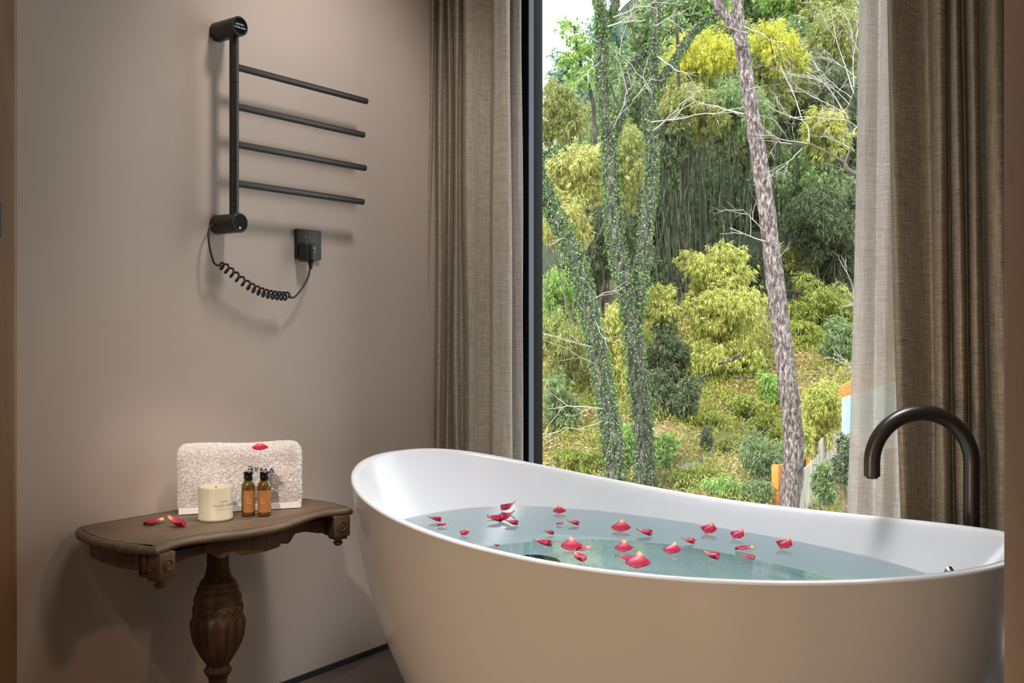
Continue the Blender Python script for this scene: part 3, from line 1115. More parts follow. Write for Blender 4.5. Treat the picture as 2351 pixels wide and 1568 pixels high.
def bottle(px, py, label, turn, lw):
    f_ = on_z(px, py, ZT_)
    v_ = ray(px, py)
    v_ = np.array([v_[0], v_[1], 0]) / np.hypot(v_[0], v_[1])
    c = f_ + v_ * .0163
    o = empty('toiletry_bottle', (c[0], c[1], ZT_), label, 'bottle', 'small amber bottles on the console table')
    z = ZT_
    mesh('bottle_body', *lathe([(.0135, z + .0006), (.0158, z + .0025), (.0163, z + .005), (.0163, z + .070), (.0158, z + .076), (.0142, z + .0805), (.0115, z + .0840), (.0098, z + .0860), (.0098, z + .0900)], c[0], c[1], 48), M['amber'], o, True, 60)
    b = Buf()
    b.add(lathe([(.0100, z + .0865), (.0100, z + .0905), (.0114, z + .0908), (.0114, z + .0925), (.0104, z + .0930), (.0104, z + .0950), (.0108, z + .0956), (.0104, z + .0962), (.0104, z + .1030), (.0110, z + .1034), (.0110, z + .1070), (.0100, z + .1080), (.0, z + .1080)], c[0], c[1], 40))
    b.build('screw_cap', M['black_gloss'], o)
    fc_ = math.atan2(CAM[1] - c[1], CAM[0] - c[0]) + turn
    a = np.linspace(-lw, lw, 25)
    lab = mesh('paper_label', *loft([np.stack([c[0] + .01645 * np.cos(fc_ + a), c[1] + .01645 * np.sin(fc_ + a), np.full(25, h)], 1) for h in (z + .0105, z + .0635)], False), M['label'], o)
    b = Buf()
    r_ = .0166
    th = fc_ - .12
    st = [(-.0042, .0125)] + [(-.0042, h) for h in (.009, .005, .001)] + [(.0042 * math.cos(q) * 1.0, -.0005 + .0042 * math.sin(q)) for q in np.linspace(PI, PI * 2.85, 26)]
    pts = [(c[0] + r_ * math.cos(th + x / r_), c[1] + r_ * math.sin(th + x / r_), z + .037 + y) for x, y in st]
    b.add(tube(pts, .00045, 5))
    for k, (w, h) in enumerate(((.011, .0275), (.007, .0235), (.009, .0205), (.008, .0178), (.009, .0150), (.006, .0126))):
        b.add(wrap(([(-.004, -.0003, 0), (-.004 + w, -.0003, 0), (-.004 + w, .0003, 0), (-.004, .0003, 0)], [(0, 1, 2, 3)]), r_, c[0], c[1], z + h, th))
    b.build('label_print', M['label_print'], lab, False)


bottle(570, 1187, 'small amber bottle with black cap beside the ivory candle', 0.28, 1.05)
bottle(607, 1187, 'small amber bottle with black cap, the one farther from the candle', -0.10, 1.30)

# ================================================================== ROSE PETALS
m, N, L, B = nt('rose_petal')
tc = node(N, 'ShaderNodeTexCoord')
sp = node(N, 'ShaderNodeSeparateXYZ')
L.new(tc.outputs['Generated'], sp.inputs[0])
r = ramp(N, [(0.0, rgb(104, 4, 30)), (0.10, rgb(168, 10, 54)), (0.52, rgb(184, 14, 62)), (0.74, rgb(206, 84, 108)), (0.86, rgb(236, 196, 150)), (1.0, rgb(206, 180, 70))])
L.new(sp.outputs['Y'], r.inputs[0])
tn = node(N, 'ShaderNodeTexNoise')
tn.inputs['Scale'].default_value = 130
L.new(tc.outputs['Object'], tn.inputs['Vector'])
mxc = node(N, 'ShaderNodeMixRGB', blend_type='MULTIPLY')
mxc.inputs[0].default_value = 0.25
L.new(r.outputs[0], mxc.inputs[1])
L.new(tn.outputs['Fac'], mxc.inputs[2])
L.new(r.outputs[0], B.inputs['Base Color'])
B.inputs['Roughness'].default_value = 0.35
tr = node(N, 'ShaderNodeBsdfTranslucent')
L.new(r.outputs[0], tr.inputs[0])
mx = node(N, 'ShaderNodeMixShader')
mx.inputs[0].default_value = 0.25
L.new(B.outputs[0], mx.inputs[1])
L.new(tr.outputs[0], mx.inputs[2])
L.new(mx.outputs[0], N['Material Output'].inputs['Surface'])
M['petal'] = m


def petal_mesh(name, lift, curl, twist, wide=1.0, dip=.0):
    """Unit petal, 1 wide: y from -0.5 (free rim) to 0.5 (base tip, lifted)."""
    NU, NV = 15, 17
    V = []
    for j in range(NV):
        v = j / (NV - 1)                 # 0 rim .. 1 base
        y = -.5 + v
        if v < .34:
            w = .5 * wide * math.sqrt(max(0.0, 1 - ((v - .34) / .40) ** 2))
        else:
            q = (v - .34) / .66
            w = .5 * wide * (.07 + .93 * (1 - q) ** 1.35)
        for i in range(NU):
            u = -1 + 2 * i / (NU - 1)
            x = u * w
            z = lift * (max(0, v - .10) ** 1.25) + curl * (abs(u) ** 2.2) * (1 - v * .6) + twist * u * (.5 - v) + dip * math.sin(u * 5 + v * 3) * (1 - v)
            yy = y + (-.06 * (1 - abs(u)) ** 2 if j == 0 else 0)
            V.append((x, yy - .25 * lift * max(0, v - .5), z + .015))
    Fc = [(j * NU + i, j * NU + i + 1, (j + 1) * NU + i + 1, (j + 1) * NU + i) for j in range(NV - 1) for i in range(NU - 1)]
    me = bpy.data.meshes.new(name)
    zmin = min(v[2] for v in V)
    V = [(x, y, z - zmin + .01) for x, y, z in V]
    nV = len(V)
    V2 = V + [(x, y, z + .022) for x, y, z in V]
    F2 = [f[::-1] for f in Fc] + [tuple(i + nV for i in f) for f in Fc]
    edge = [i for i in range(NU)] + [j * NU + NU - 1 for j in range(1, NV)] + [(NV - 1) * NU + i for i in range(NU - 2, -1, -1)] + [j * NU for j in range(NV - 2, 0, -1)]
    for q in range(len(edge)):
        p0, p1 = edge[q], edge[(q + 1) % len(edge)]
        F2.append((p0, p1, p1 + nV, p0 + nV))
    me.from_pydata(V2, [], F2)
    me.polygons.foreach_set('use_smooth', [True] * len(me.polygons))
    me.materials.append(M['petal'])
    me.update()
    return me


PM = {
    'A': petal_mesh('petal', .50, .10, .04, 1.0),            # tip raised, rim towards the viewer
    'B': petal_mesh('petal', .24, .20, .08, .9, .03),         # boat
    'C': petal_mesh('petal', .12, .05, .16, .85, .05),        # nearly flat
    'D': petal_mesh('petal', .50, .20, -.10, .95, .03),       # cupped
}


def petal(px, py, wpx, kind, rot, label, z=ZW + .0012, group='rose petals on the bath water', sc=(1, 1, 1)):
    p = on_z(px, py, z)
    Z = (p[:2] - CAM[:2]) @ VIEW
    o = bpy.data.objects.new('rose_petal', PM[kind])
    COL.objects.link(o)
    s = wpx * Z / F_PX
    o.scale = (s * sc[0], s * sc[1], s * sc[2])
    d = math.atan2(p[1] - CAM[1], p[0] - CAM[0])
    o.rotation_euler = (0, 0, d - PI / 2 + math.radians(rot))
    o.location = Vector(p)
    tag(o, label, 'petal', group)
    return o


PT = [
    # px, py (crop coordinates of the tub detail / 2.4747), width, kind, turn, label
    (541, 126, 36, 'D', -62, 'red petal with raised right tip at the far waterline, farther left of two there'),
    (828, 139, 30, 'A', 0, 'small red petal with upright pale tip by the far waterline, left half of the bath'),
    (116, 189, 30, 'B', 70, 'narrow dark petal nearest the raised left end of the bath water'),
    (168, 218, 26, 'C', -70, 'pointed petal second from the left end, touching the near rim side'),
    (447, 170, 26, 'C', 70, 'thin upper petal on the left of the four petal cluster'),
    (456, 191, 34, 'B', 78, 'pale lower petal on the left of the four petal cluster'),
    (532, 184, 40, 'D', -66, 'largest petal of the four petal cluster, tip up at its right'),
    (552, 208, 31, 'B', 66, 'front petal of the four petal cluster, over a pale reflection'),
    (296, 266, 26, 'D', -40, 'small hooked petal alone at the near rim, left part of the bath'),
    (840, 210, 23, 'C', -75, 'thin dark petal touching a wider petal, the left of that pair'),
    (903, 209, 28, 'B', 66, 'wider petal with pale tip, right of a thin dark petal'),
    (764, 263, 24, 'B', 74, 'small pinkish petal alone just left of the tub centre, above the basin step'),
    (1180, 238, 45, 'A', -4, 'large red petal with upright tip floating at mid bath behind the basin step'),
    (1304, 266, 38, 'B', 64, 'boat shaped petal with a hooked left end, right of a large petal'),
    (467, 330, 17, 'C', 40, 'sliver of petal half hidden by the near rim, left part'),
    (728, 330, 42, 'B', 80, 'flat petal ringed by a bright water edge above the black drain cover'),
    (896, 344, 50, 'A', 4, 'large petal with upright tip overlapping a dark pointed petal'),
    (964, 360, 40, 'C', -60, 'dark pointed petal tucked under the right side of a large petal'),
    (935, 412, 36, 'D', 40, 'petal half over the black drain cover beside the near rim'),
    (1194, 352, 42, 'A', 0, 'petal with yellow upright tip floating alone at mid bath, in front of the basin step'),
    (1190, 407, 40, 'C', 74, 'flat pointed petal behind the large petal nearest the camera rim'),
    (1278, 440, 58, 'A', -6, 'largest petal near the front rim, with torn left corner'),
    (1474, 364, 42, 'A', -16, 'petal with raised left tip right of the mid bath petals'),
    (1556, 312, 32, 'B', 62, 'narrow pale striped petal lying right on the basin step line'),
    (1682, 252, 40, 'D', -20, 'red petal by the far waterline with a grey reflection, right half of the bath'),
    (1682, 398, 42, 'B', 58, 'red petal with a sharp hooked left end close to the front rim, right half'),
    (1848, 283, 38, 'D', -30, 'petal with a small upright tip, second from the right along the far waterline'),
    (1886, 356, 44, 'C', -78, 'upper of two flat petals lying one behind the other, right half'),
    (1888, 400, 38, 'C', 68, 'lower of two flat petals lying one behind the other, right half'),
    (2116, 338, 42, 'D', -28, 'rightmost red petal on the bath water, tip up by the tub wall'),
]
for (cx_, cy_, w, k, rt, lb_) in PT:
    petal(950 + cx_ / 2.4747, 1120 + cy_ / 2.4747, w, k, rt, lb_)
petal(355, 1203, 46, 'C', -70, 'red petal with a thin upright stalk lying on the bare end of the console table', ZT_ + .0006, 'rose petals around the towel')
petal(402, 1209, 44, 'D', 62, 'red petal nearest the candle, lying on the console table', ZT_ + .0006, 'rose petals around the towel')
tp_ = fl + ux * (.68 * wd) + uy * (TH * .35)
q = petal(597, 1032, 36, 'A', 0, 'red petal lying on top of the white towel', HT + ZT_ + .0012, 'rose petals around the towel')

# ================================================================== OUTSIDE: SLOPE, TREES, BAMBOO
def hill(X, Z):
    """Height of the slope, X to the right and Z away from the camera."""
    h = -1.72 + (Z - 13) * .205 + .012 * np.maximum(0, Z - 22) ** 1.5 + .05 * np.maximum(0, Z - 34) ** 1.25
    h = np.where(Z < 13, -1.72 + (Z - 13) * .12, h)
    left = 1 / (1 + np.exp((X / np.maximum(Z, 1) - .075) * 60))
    h = h - left * np.maximum(0, Z - 34) * .30
    h = h + .16 * np.sin(X * .9 + Z * .35) + .10 * np.sin(X * 2.1 - Z * 1.3) - .10 * np.maximum(0, X - 4) * np.exp(-((Z - 14) / 5) ** 2)
    return h


def out_pt(X, Z, z=None):
    xy = CAM[:2] + np.multiply.outer(np.atleast_1d(X), RIGHT) + np.multiply.outer(np.atleast_1d(Z), VIEW)
    zz = hill(np.atleast_1d(X), np.atleast_1d(Z)) if z is None else np.broadcast_to(z, np.atleast_1d(X).shape)
    return np.column_stack([xy, zz])


NXg, NZg = 150, 190
Zs = 6 + (np.linspace(0, 1, NZg) ** 1.7) * 104
rings = []
for Z in Zs:
    Xs = np.linspace(-.35 * Z - 6, .60 * Z + 6, NXg)
    P = out_pt(Xs, np.full(NXg, Z))
    P[:, 2] += R_.normal(0, .025 + .001 * Z, NXg)
    rings.append(P)
m, N, L, B = nt('leaf_strewn_soil')
tc = node(N, 'ShaderNodeTexCoord')
t1 = node(N, 'ShaderNodeTexNoise')
t1.inputs['Scale'].default_value = .45
t1.inputs['Detail'].default_value = 4
t2 = node(N, 'ShaderNodeTexNoise')
t2.inputs['Scale'].default_value = 9
t2.inputs['Detail'].default_value = 6
for t in (t1, t2):
    L.new(tc.outputs['Object'], t.inputs['Vector'])
r1 = ramp(N, [(.38, rgb(92, 92, 58)), (.5, rgb(140, 118, 84)), (.66, rgb(182, 154, 116))])
r2 = ramp(N, [(.35, (.35, .35, .35)), (.65, (1.15, 1.15, 1.15))])
L.new(t1.outputs['Fac'], r1.inputs[0])
L.new(t2.outputs['Fac'], r2.inputs[0])
mxc = node(N, 'ShaderNodeMixRGB', blend_type='MULTIPLY')
mxc.inputs[0].default_value = 1
sx = node(N, 'ShaderNodeSeparateXYZ')
L.new(tc.outputs['Object'], sx.inputs[0])
mr = node(N, 'ShaderNodeMapRange')
mr.inputs['From Min'].default_value = 0.6
mr.inputs['From Max'].default_value = 3.0
L.new(sx.outputs['Z'], mr.inputs['Value'])
scrub = node(N, 'ShaderNodeMixRGB')
scrub.inputs[2].default_value = (*rgb(58, 68, 42), 1)
L.new(mr.outputs[0], scrub.inputs[0])
L.new(r1.outputs[0], scrub.inputs[1])
L.new(scrub.outputs[0], mxc.inputs[1])
L.new(r2.outputs[0], mxc.inputs[2])
L.new(mxc.outputs[0], B.inputs['Base Color'])
B.inputs['Roughness'].default_value = 1.0
struct(mesh('ground', *loft(rings, False), m))


def unit(n):
    v = R_.normal(0, 1, (n, 3))
    return v / np.linalg.norm(v, axis=1)[:, None]


def leaf_quads(base, d, Lg, Wd, flatn=None):
    """One pointed leaf per row: base point, direction, length, width."""
    n = len(base)
    d = d / (np.linalg.norm(d, axis=1)[:, None] + 1e-9)
    s = np.cross(d, unit(n) + np.array([0, 0, .6]))
    s /= np.linalg.norm(s, axis=1)[:, None] + 1e-9
    Lg = np.asarray(Lg).reshape(-1, 1)
    Wd = np.asarray(Wd).reshape(-1, 1)
    midp = base + d * Lg * .45
    tip = base + d * Lg
    tip[:, 2] -= (Lg[:, 0]) * .12
    return np.stack([base, midp + s * Wd * .5, tip, midp - s * Wd * .5], 1)


def crown(center, rad, n, Lg, Wd, droop=.6, lumps=9, fan=7, fill=.55):
    """Lumpy crown of n leaves set in sprigs over overlapping lumps."""
    center, rad = np.array(center, float), np.array(rad, float)
    lumps = int(lumps * 2.2)
    lc = unit(lumps) * (R_.random((lumps, 1)) ** .45) * .84
    lr = R_.uniform(.20, .42, lumps)
    ns = max(1, n // fan)
    k = R_.integers(0, lumps, ns)
    u = unit(ns)
    u[:, 2] = u[:, 2] * .95 + .08
    rr = lr[k] * (fill + (1 - fill) * R_.random(ns)) * R_.uniform(.7, 1.2, ns) * np.where(R_.random(ns) < .14, R_.uniform(1.15, 1.75, ns), 1)
    q = lc[k] + u * rr[:, None]
    sp = center + q * rad
    out = u * rad / rad.max() + np.array([0, 0, -droop * .4]) + R_.normal(0, .35, (ns, 3))
    out /= np.linalg.norm(out, axis=1)[:, None]
    base = np.repeat(sp, fan, 0) + R_.normal(0, Lg * .16, (ns * fan, 3))
    d = np.repeat(out, fan, 0) + R_.normal(0, .55, (ns * fan, 3)) + np.array([0, 0, -droop])
    return leaf_quads(base, d, Lg * R_.uniform(.6, 1.2, ns * fan), Wd * R_.uniform(.7, 1.2, ns * fan))


def grow(p0, p1, r0, r1, n=10, wob=.04, sides=6):
    p0, p1 = np.array(p0, float), np.array(p1, float)
    t = np.linspace(0, 1, n)[:, None]
    ln = np.linalg.norm(p1 - p0)
    w = np.cumsum(R_.normal(0, 1, (n, 3)), 0) * ln * wob / n ** .5
    P = p0 + (p1 - p0) * t + (w - w[-1] * t) * np.sin(PI * t) ** .5
    return tube(P, np.linspace(r0, r1, n), sides)


def plant(name, label, cat, px, py, Z, rpx, rpy, leaf, n, lpx=13, wpx=2.6, droop=.6, lumps=9, stems=3, stem_mat=None, group=None, depth=None, fan=7, stem_name='stem', fill=.55, grounded=False):
    """Leafy plant: crown seen at (px, py) at depth Z, standing on the slope."""
    if grounded:
        Zq = np.linspace(9, 30, 400)
        yq = 757 - (hill((px - 1175.5) * Zq / F_PX, Zq) - CAM[2]) * F_PX / Zq
        Z = float(Zq[np.argmin(np.abs(yq - (py + rpy * .85)))])
    k = Z / F_PX
    c = at_depth(px, py, Z)
    rx, rz = rpx * k, rpy * k
    ry = depth if depth else (rx + rz) / 2
    X = (px - 1175.5) * k
    g = out_pt(X, Z)[0]
    o = empty(name, g, label, cat, group)
    # radii in world axes: rotate the crown so that its width lies across the view
    Q = crown((0, 0, 0), (rx, ry, rz), n, lpx * k, wpx * k, droop, lumps, fan, fill)
    Rz = np.array([[RIGHT[0], VIEW[0], 0], [RIGHT[1], VIEW[1], 0], [0, 0, 1]])
    Q = Q @ Rz.T + c
    lo = g[2] - .15
    Q[..., 2] = np.maximum(Q[..., 2], lo)
    quads('foliage', Q, LEAF[leaf], o)
    b = Buf()
    for i in range(stems):
        t = c + np.array([R_.normal(0, rx * .35), R_.normal(0, rx * .35), R_.uniform(-.1, .5) * rz])
        b.add(grow(g + np.array([R_.normal(0, rx * .15), R_.normal(0, rx * .15), -.1]), t, 3.2 * k, 1.2 * k, 9, .06, 5))
    b.build(stem_name, stem_mat or M['culm'], o)
    return o


# ---- far hillside trees
GF = 'far hillside trees'
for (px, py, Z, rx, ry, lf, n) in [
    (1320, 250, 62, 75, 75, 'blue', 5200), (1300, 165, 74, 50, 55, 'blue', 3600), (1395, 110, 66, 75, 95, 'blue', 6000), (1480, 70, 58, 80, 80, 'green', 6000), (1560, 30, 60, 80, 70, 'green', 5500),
    (1640, 10, 60, 80, 70, 'fresh', 5500), (1730, 10, 62, 70, 60, 'green', 5200), (1800, -5, 60, 80, 70, 'fresh', 5500), (1880, 20, 58, 80, 80, 'olive', 6000), (1945, 10, 60, 60, 90, 'green', 5000),
    (1440, 170, 52, 80, 90, 'green', 6000), (1345, 330, 48, 80, 70, 'olive', 6000), (1925, 130, 50, 70, 90, 'olive', 5500), (1840, 110, 52, 70, 70, 'green', 5500), (1560, 120, 50, 80, 80, 'green', 5500), (1690, 90, 52, 70, 70, 'olive', 5000)]:
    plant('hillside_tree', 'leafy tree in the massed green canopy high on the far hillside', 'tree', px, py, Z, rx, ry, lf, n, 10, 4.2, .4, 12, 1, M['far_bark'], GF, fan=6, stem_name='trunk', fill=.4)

for (px, py, Z, rx, ry, lf, n) in [
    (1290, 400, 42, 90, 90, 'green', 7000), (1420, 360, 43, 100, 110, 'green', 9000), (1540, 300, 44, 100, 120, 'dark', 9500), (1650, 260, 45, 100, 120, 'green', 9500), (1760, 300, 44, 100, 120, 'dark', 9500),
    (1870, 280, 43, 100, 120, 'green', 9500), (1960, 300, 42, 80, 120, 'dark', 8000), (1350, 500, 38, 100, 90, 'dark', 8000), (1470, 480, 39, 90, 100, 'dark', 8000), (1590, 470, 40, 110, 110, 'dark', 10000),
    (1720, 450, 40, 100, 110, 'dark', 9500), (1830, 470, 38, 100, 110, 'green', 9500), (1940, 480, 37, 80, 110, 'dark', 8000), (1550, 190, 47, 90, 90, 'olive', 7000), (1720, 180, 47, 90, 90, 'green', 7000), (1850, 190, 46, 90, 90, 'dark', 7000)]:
    plant('hillside_tree', 'leafy tree in the massed green canopy high on the far hillside', 'tree', px, py, Z, rx, ry, lf, n, 13, 3.6, .5, 16, 1, M['far_bark'], GF, fan=6, stem_name='trunk', fill=.4)

# ---- bamboo clumps at the back of the grove
BC = 'bamboo_clump'
spec = [
    ('golden topped bamboo plume left of the leaning pine trunk', 1622, 135, 31, 82, 78, 'bright', 5200),
    ('golden topped bamboo plume just right of the pine trunk', 1778, 108, 31, 72, 66, 'bright', 4600),
    ('olive bamboo crown under the golden plume right of the pine', 1775, 190, 32, 92, 105, 'olive', 8500),
    ('olive bamboo crown under the golden plume left of the pine', 1585, 235, 32, 105, 110, 'olive', 9500),
    ('green bamboo crown filling the gap between the two ivy trunks', 1435, 260, 33, 100, 120, 'green', 9500),
    ('dark bamboo crown behind the bare grey branches', 1875, 230, 33, 95, 110, 'dark', 9000),
    ('light green bamboo crown high at the right window edge', 1925, 90, 36, 70, 100, 'olive', 6500),
    ('golden green bamboo spray low behind the bare grey branches', 1895, 300, 30, 62, 66, 'yellow', 4800),
    ('green bamboo crown right of the pine at mid height', 1850, 390, 31, 100, 110, 'green', 9500),
    ('olive bamboo crown behind the pine trunk at mid height', 1690, 300, 32, 95, 95, 'olive', 8500),
    ('olive bamboo crown at the left window edge', 1295, 270, 30, 70, 90, 'olive', 6500),
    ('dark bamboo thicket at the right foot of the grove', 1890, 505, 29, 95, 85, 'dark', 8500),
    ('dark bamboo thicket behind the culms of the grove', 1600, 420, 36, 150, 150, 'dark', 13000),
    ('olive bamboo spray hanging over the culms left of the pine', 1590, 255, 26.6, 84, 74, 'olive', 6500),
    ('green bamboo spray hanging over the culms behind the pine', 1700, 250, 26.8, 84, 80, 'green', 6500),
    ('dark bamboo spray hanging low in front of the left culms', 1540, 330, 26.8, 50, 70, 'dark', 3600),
    ('dark green bamboo beside the right ivy trunk', 1530, 370, 32, 60, 110, 'green', 6500),
]
for (lb_, px, py, Z, rx, ry, lf, n) in spec:
    plant(BC, lb_, 'bamboo', px, py, Z, rx, ry, lf, int(n * 1.7), 12.5, 2.3, .75, 12, 5, None, None, fan=8, stem_name='culms')

# ---- the dense grove of culms
gc = at_depth(1620, 560, 29)
gg = out_pt((1620 - 1175.5) * 29 / F_PX, 29)[0]
grv = empty(BC, gg, 'dense grove of dark upright bamboo culms behind the yellow weeping bamboo', 'bamboo')
for k in range(66):
    Zk = R_.uniform(27.5, 32)
    px0 = R_.normal(1610, 52)
    lean = (px0 - 1615) * R_.uniform(.15, .75) + R_.normal(0, 12)
    if px0 < 1545:
        lean = R_.uniform(-70, -10)
    kz = Zk / F_PX
    p0 = out_pt((px0 - 1175.5) * kz, Zk)[0]
    p1 = at_depth(px0 + lean, R_.uniform(190, 300), Zk)
    P = np.linspace(p0, p1, 22)
    bow = np.array([*(RIGHT * lean * kz * .35), 0])
    P += np.sin(np.linspace(0, PI / 2, 22))[:, None] * bow - np.linspace(0, 1, 22)[:, None] * bow
    r0 = R_.uniform(2.0, 3.6) * kz
    rr = np.linspace(r0, r0 * .55, 22)
    mesh('culm', *tube(P, rr, 6), M['culm'], grv)
Q = np.concatenate([crown(at_depth(R_.uniform(1510, 1730), R_.uniform(300, 540), 28.2 + R_.random() * 4), (.55, .55, .9), 220, .16, .02, .9, 5) for _ in range(26)])
tag(quads('foliage', Q, LEAF['dark'], grv), 'sparse dark side leaves of the grove')

# ---- weeping yellow bamboo and its neighbours nearer the house
ws = [
    ('yellow weeping bamboo, topmost dome before the grove of culms', 1640, 625, 22.5, 82, 66, 'yellow', 8000),
    ('yellow weeping bamboo, broad middle mass left of the pine trunk', 1652, 725, 21.8, 96, 92, 'yellow', 11000),
    ('yellow weeping bamboo trailing down to the leaf strewn slope', 1612, 838, 21.2, 62, 76, 'yellow', 6500),
    ('yellow weeping bamboo tuft low beside the pine trunk', 1706, 822, 21.4, 52, 62, 'yellow', 4200),
    ('yellow bamboo sprays between the right ivy trunk and the weeping mass', 1520, 700, 21.5, 48, 48, 'yellow', 3400),
]
for (lb_, px, py, Z, rx, ry, lf, n) in ws:
    plant('weeping_bamboo', lb_, 'bamboo', px, py, Z, rx, ry, lf, int(n * 1.8), 12, 2.4, .95, 14, 6, None, None, fan=8, stem_name='culms')
ls = [
    ('yellowing ferny tree crown behind the two ivy trunks', 'fern_tree', 1330, 400, 20.5, 100, 90, 'orange', 11000),
    ('golden bushy crown between the ivy trunks above the fork', 'leafy_tree', 1438, 380, 21.5, 66, 110, 'olive', 7500),
    ('golden leaved crown lower left, above the curved ivy trunk', 'leafy_tree', 1295, 510, 20, 66, 86, 'orange', 6200),
    ('dark undergrowth tree between the left ivy trunks', 'leafy_tree', 1390, 560, 23, 90, 100, 'dark', 8500),
    ('bright green feathery shrub at the left window edge', 'leafy_shrub', 1290, 690, 17, 60, 84, 'fresh', 5200),
    ('yellow green bamboo bush between the two lower ivy trunks', 'leafy_shrub', 1408, 790, 18, 66, 125, 'yellow', 8500),
    ('olive bamboo bush at the lower left window edge', 'leafy_shrub', 1296, 800, 18.5, 72, 110, 'olive', 8000),
    ('green undergrowth left of the curved ivy trunk foot', 'leafy_shrub', 1285, 925, 16.5, 56, 70, 'green', 4600),
    ('dark shrub in the shade right of the ivy trunk', 'leafy_shrub', 1525, 815, 23, 56, 90, 'dark', 6500),
    ('dark green shrub at the foot of the weeping bamboo', 'leafy_shrub', 1560, 915, 18.5, 66, 52, 'dark', 5600),
    ('bright green fern bush on the slope beside the pine trunk', 'leafy_shrub', 1772, 890, 17.5, 30, 46, 'fresh', 2600),
    ('light green bush low left of the pine trunk', 'leafy_shrub', 1720, 940, 17, 44, 32, 'weed', 2600),
    ('bright green broad leaved shrub right of the ivy trunk foot', 'leafy_shrub', 1520, 1030, 13.6, 32, 40, 'fresh', 1500),
    ('bright green broad leaved shrub between the two ivy trunk feet', 'leafy_shrub', 1437, 1020, 14.2, 24, 50, 'fresh', 1400),
    ('pale ferns low on the slope above the tub rim', 'leafy_shrub', 1655, 1118, 12.8, 48, 26, 'fresh', 1700),
    ('dark green bush by the orange board panel', 'leafy_shrub', 1750, 1050, 13.6, 52, 66, 'green', 4200),
    ('low green bush right of the ferns above the tub rim', 'leafy_shrub', 1735, 1125, 12.8, 44, 26, 'green', 2000),
    ('small upright dark seedling bush on the open slope', 'leafy_shrub', 1622, 1010, 14.5, 12, 34, 'dark', 700),
    ('small weedy bush at left below the ivy trunk', 'leafy_shrub', 1300, 1050, 13.2, 40, 26, 'weed', 1700),
    ('yellow green thicket on the slope right of the pine', 'leafy_shrub', 1875, 690, 21, 84, 70, 'weed', 7500),
    ('dark thicket at the right window edge, mid height', 'leafy_shrub', 1905, 600, 23.5, 80, 80, 'dark', 7500),
    ('green bush at the right window edge above the fence', 'leafy_shrub', 1925, 790, 19, 44, 64, 'green', 3600),
    ('brownish green thicket right of the pine below the dark bamboo', 'leafy_shrub', 1835, 600, 24, 60, 50, 'olive', 3800),
    ('yellow reedy bamboo growing against the orange board fence', 'leafy_shrub', 1888, 945, 14.6, 40, 86, 'yellow', 6200),
    ('yellow reedy bamboo behind the lower pine trunk', 'leafy_shrub', 1842, 1010, 14.0, 30, 60, 'yellow', 2600),
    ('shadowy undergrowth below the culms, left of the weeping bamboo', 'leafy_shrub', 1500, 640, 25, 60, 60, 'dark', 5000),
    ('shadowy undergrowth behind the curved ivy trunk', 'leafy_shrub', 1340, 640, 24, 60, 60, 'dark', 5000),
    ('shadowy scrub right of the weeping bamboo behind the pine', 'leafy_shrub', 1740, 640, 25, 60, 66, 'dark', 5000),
    ('grey green scrub on the slope right of the pine, above the reeds', 'leafy_shrub', 1850, 770, 19, 50, 30, 'weed', 2600),
    ('low dark scrub behind the pale sapling twigs', 'leafy_shrub', 1900, 720, 21, 50, 40, 'dark', 3000),
    ('low olive scrub left of the open leaf litter', 'leafy_shrub', 1490, 930, 18, 40, 34, 'olive', 2400),
    ('low weedy patch of scrub in the middle of the slope', 'leafy_shrub', 1600, 960, 16, 60, 22, 'weed', 2200),
    ('pale weedy scrub right of the seedling bush', 'leafy_shrub', 1690, 1020, 14, 50, 24, 'weed', 2200),
    ('dark shady scrub above the open slope, right of the ivy trunks', 'leafy_shrub', 1505, 900, 18, 40, 60, 'dark', 3600),
    ('weedy green scrub between the ferns and the boulder', 'leafy_shrub', 1600, 1090, 13, 60, 24, 'weed', 2600),
    ('tall weedy scrub under the lower pine trunk', 'leafy_shrub', 1765, 985, 15, 46, 50, 'weed', 3200),
    ('green weedy patch in front of the left ivy trunk foot', 'leafy_shrub', 1340, 1060, 13.2, 50, 24, 'weed', 2400),
    ('clipped green hedge bush at the foot of the grey palings', 'leafy_shrub', 1892, 1110, 11.6, 26, 46, 'green', 2600),
    ('dark hedge bush below the white wall edge', 'leafy_shrub', 1938, 1068, 11.2, 20, 76, 'dark', 2600),
]
for (lb_, nm, px, py, Z, rx, ry, lf, n) in ls:
    broad = 'broad' in lb_ or 'hedge' in lb_
    plant(nm, lb_, 'shrub' if 'shrub' in nm else 'tree', px, py, Z, rx, ry, lf, int(n * 1.6), 12 if broad else 13, 5.0 if broad else 2.5, .45 if broad else .8, 10, 4, M['twig_dark'], None, fan=7, stem_name='stems' if 'shrub' in nm else 'trunk', grounded='shrub' in nm and 'reedy' not in lb_ and 'hedge' not in lb_)


# ---- trunks
def bole(pts, Z, dz=0.0, n=60):
    """Centre line and radii from (px, py, width px) at depth Z (+dz towards the top)."""
    P = smooth_path([list(at_depth(px, py, Z + dz * i / max(1, len(pts) - 1))) + [w * .5 * Z / F_PX] for i, (px, py, w) in enumerate(pts)], n)
    return P[:, :3], P[:, 3]


def rough(vf, amt):
    V = np.array(vf[0])
    V += R_.normal(0, amt, V.shape)
    return V, vf[1]


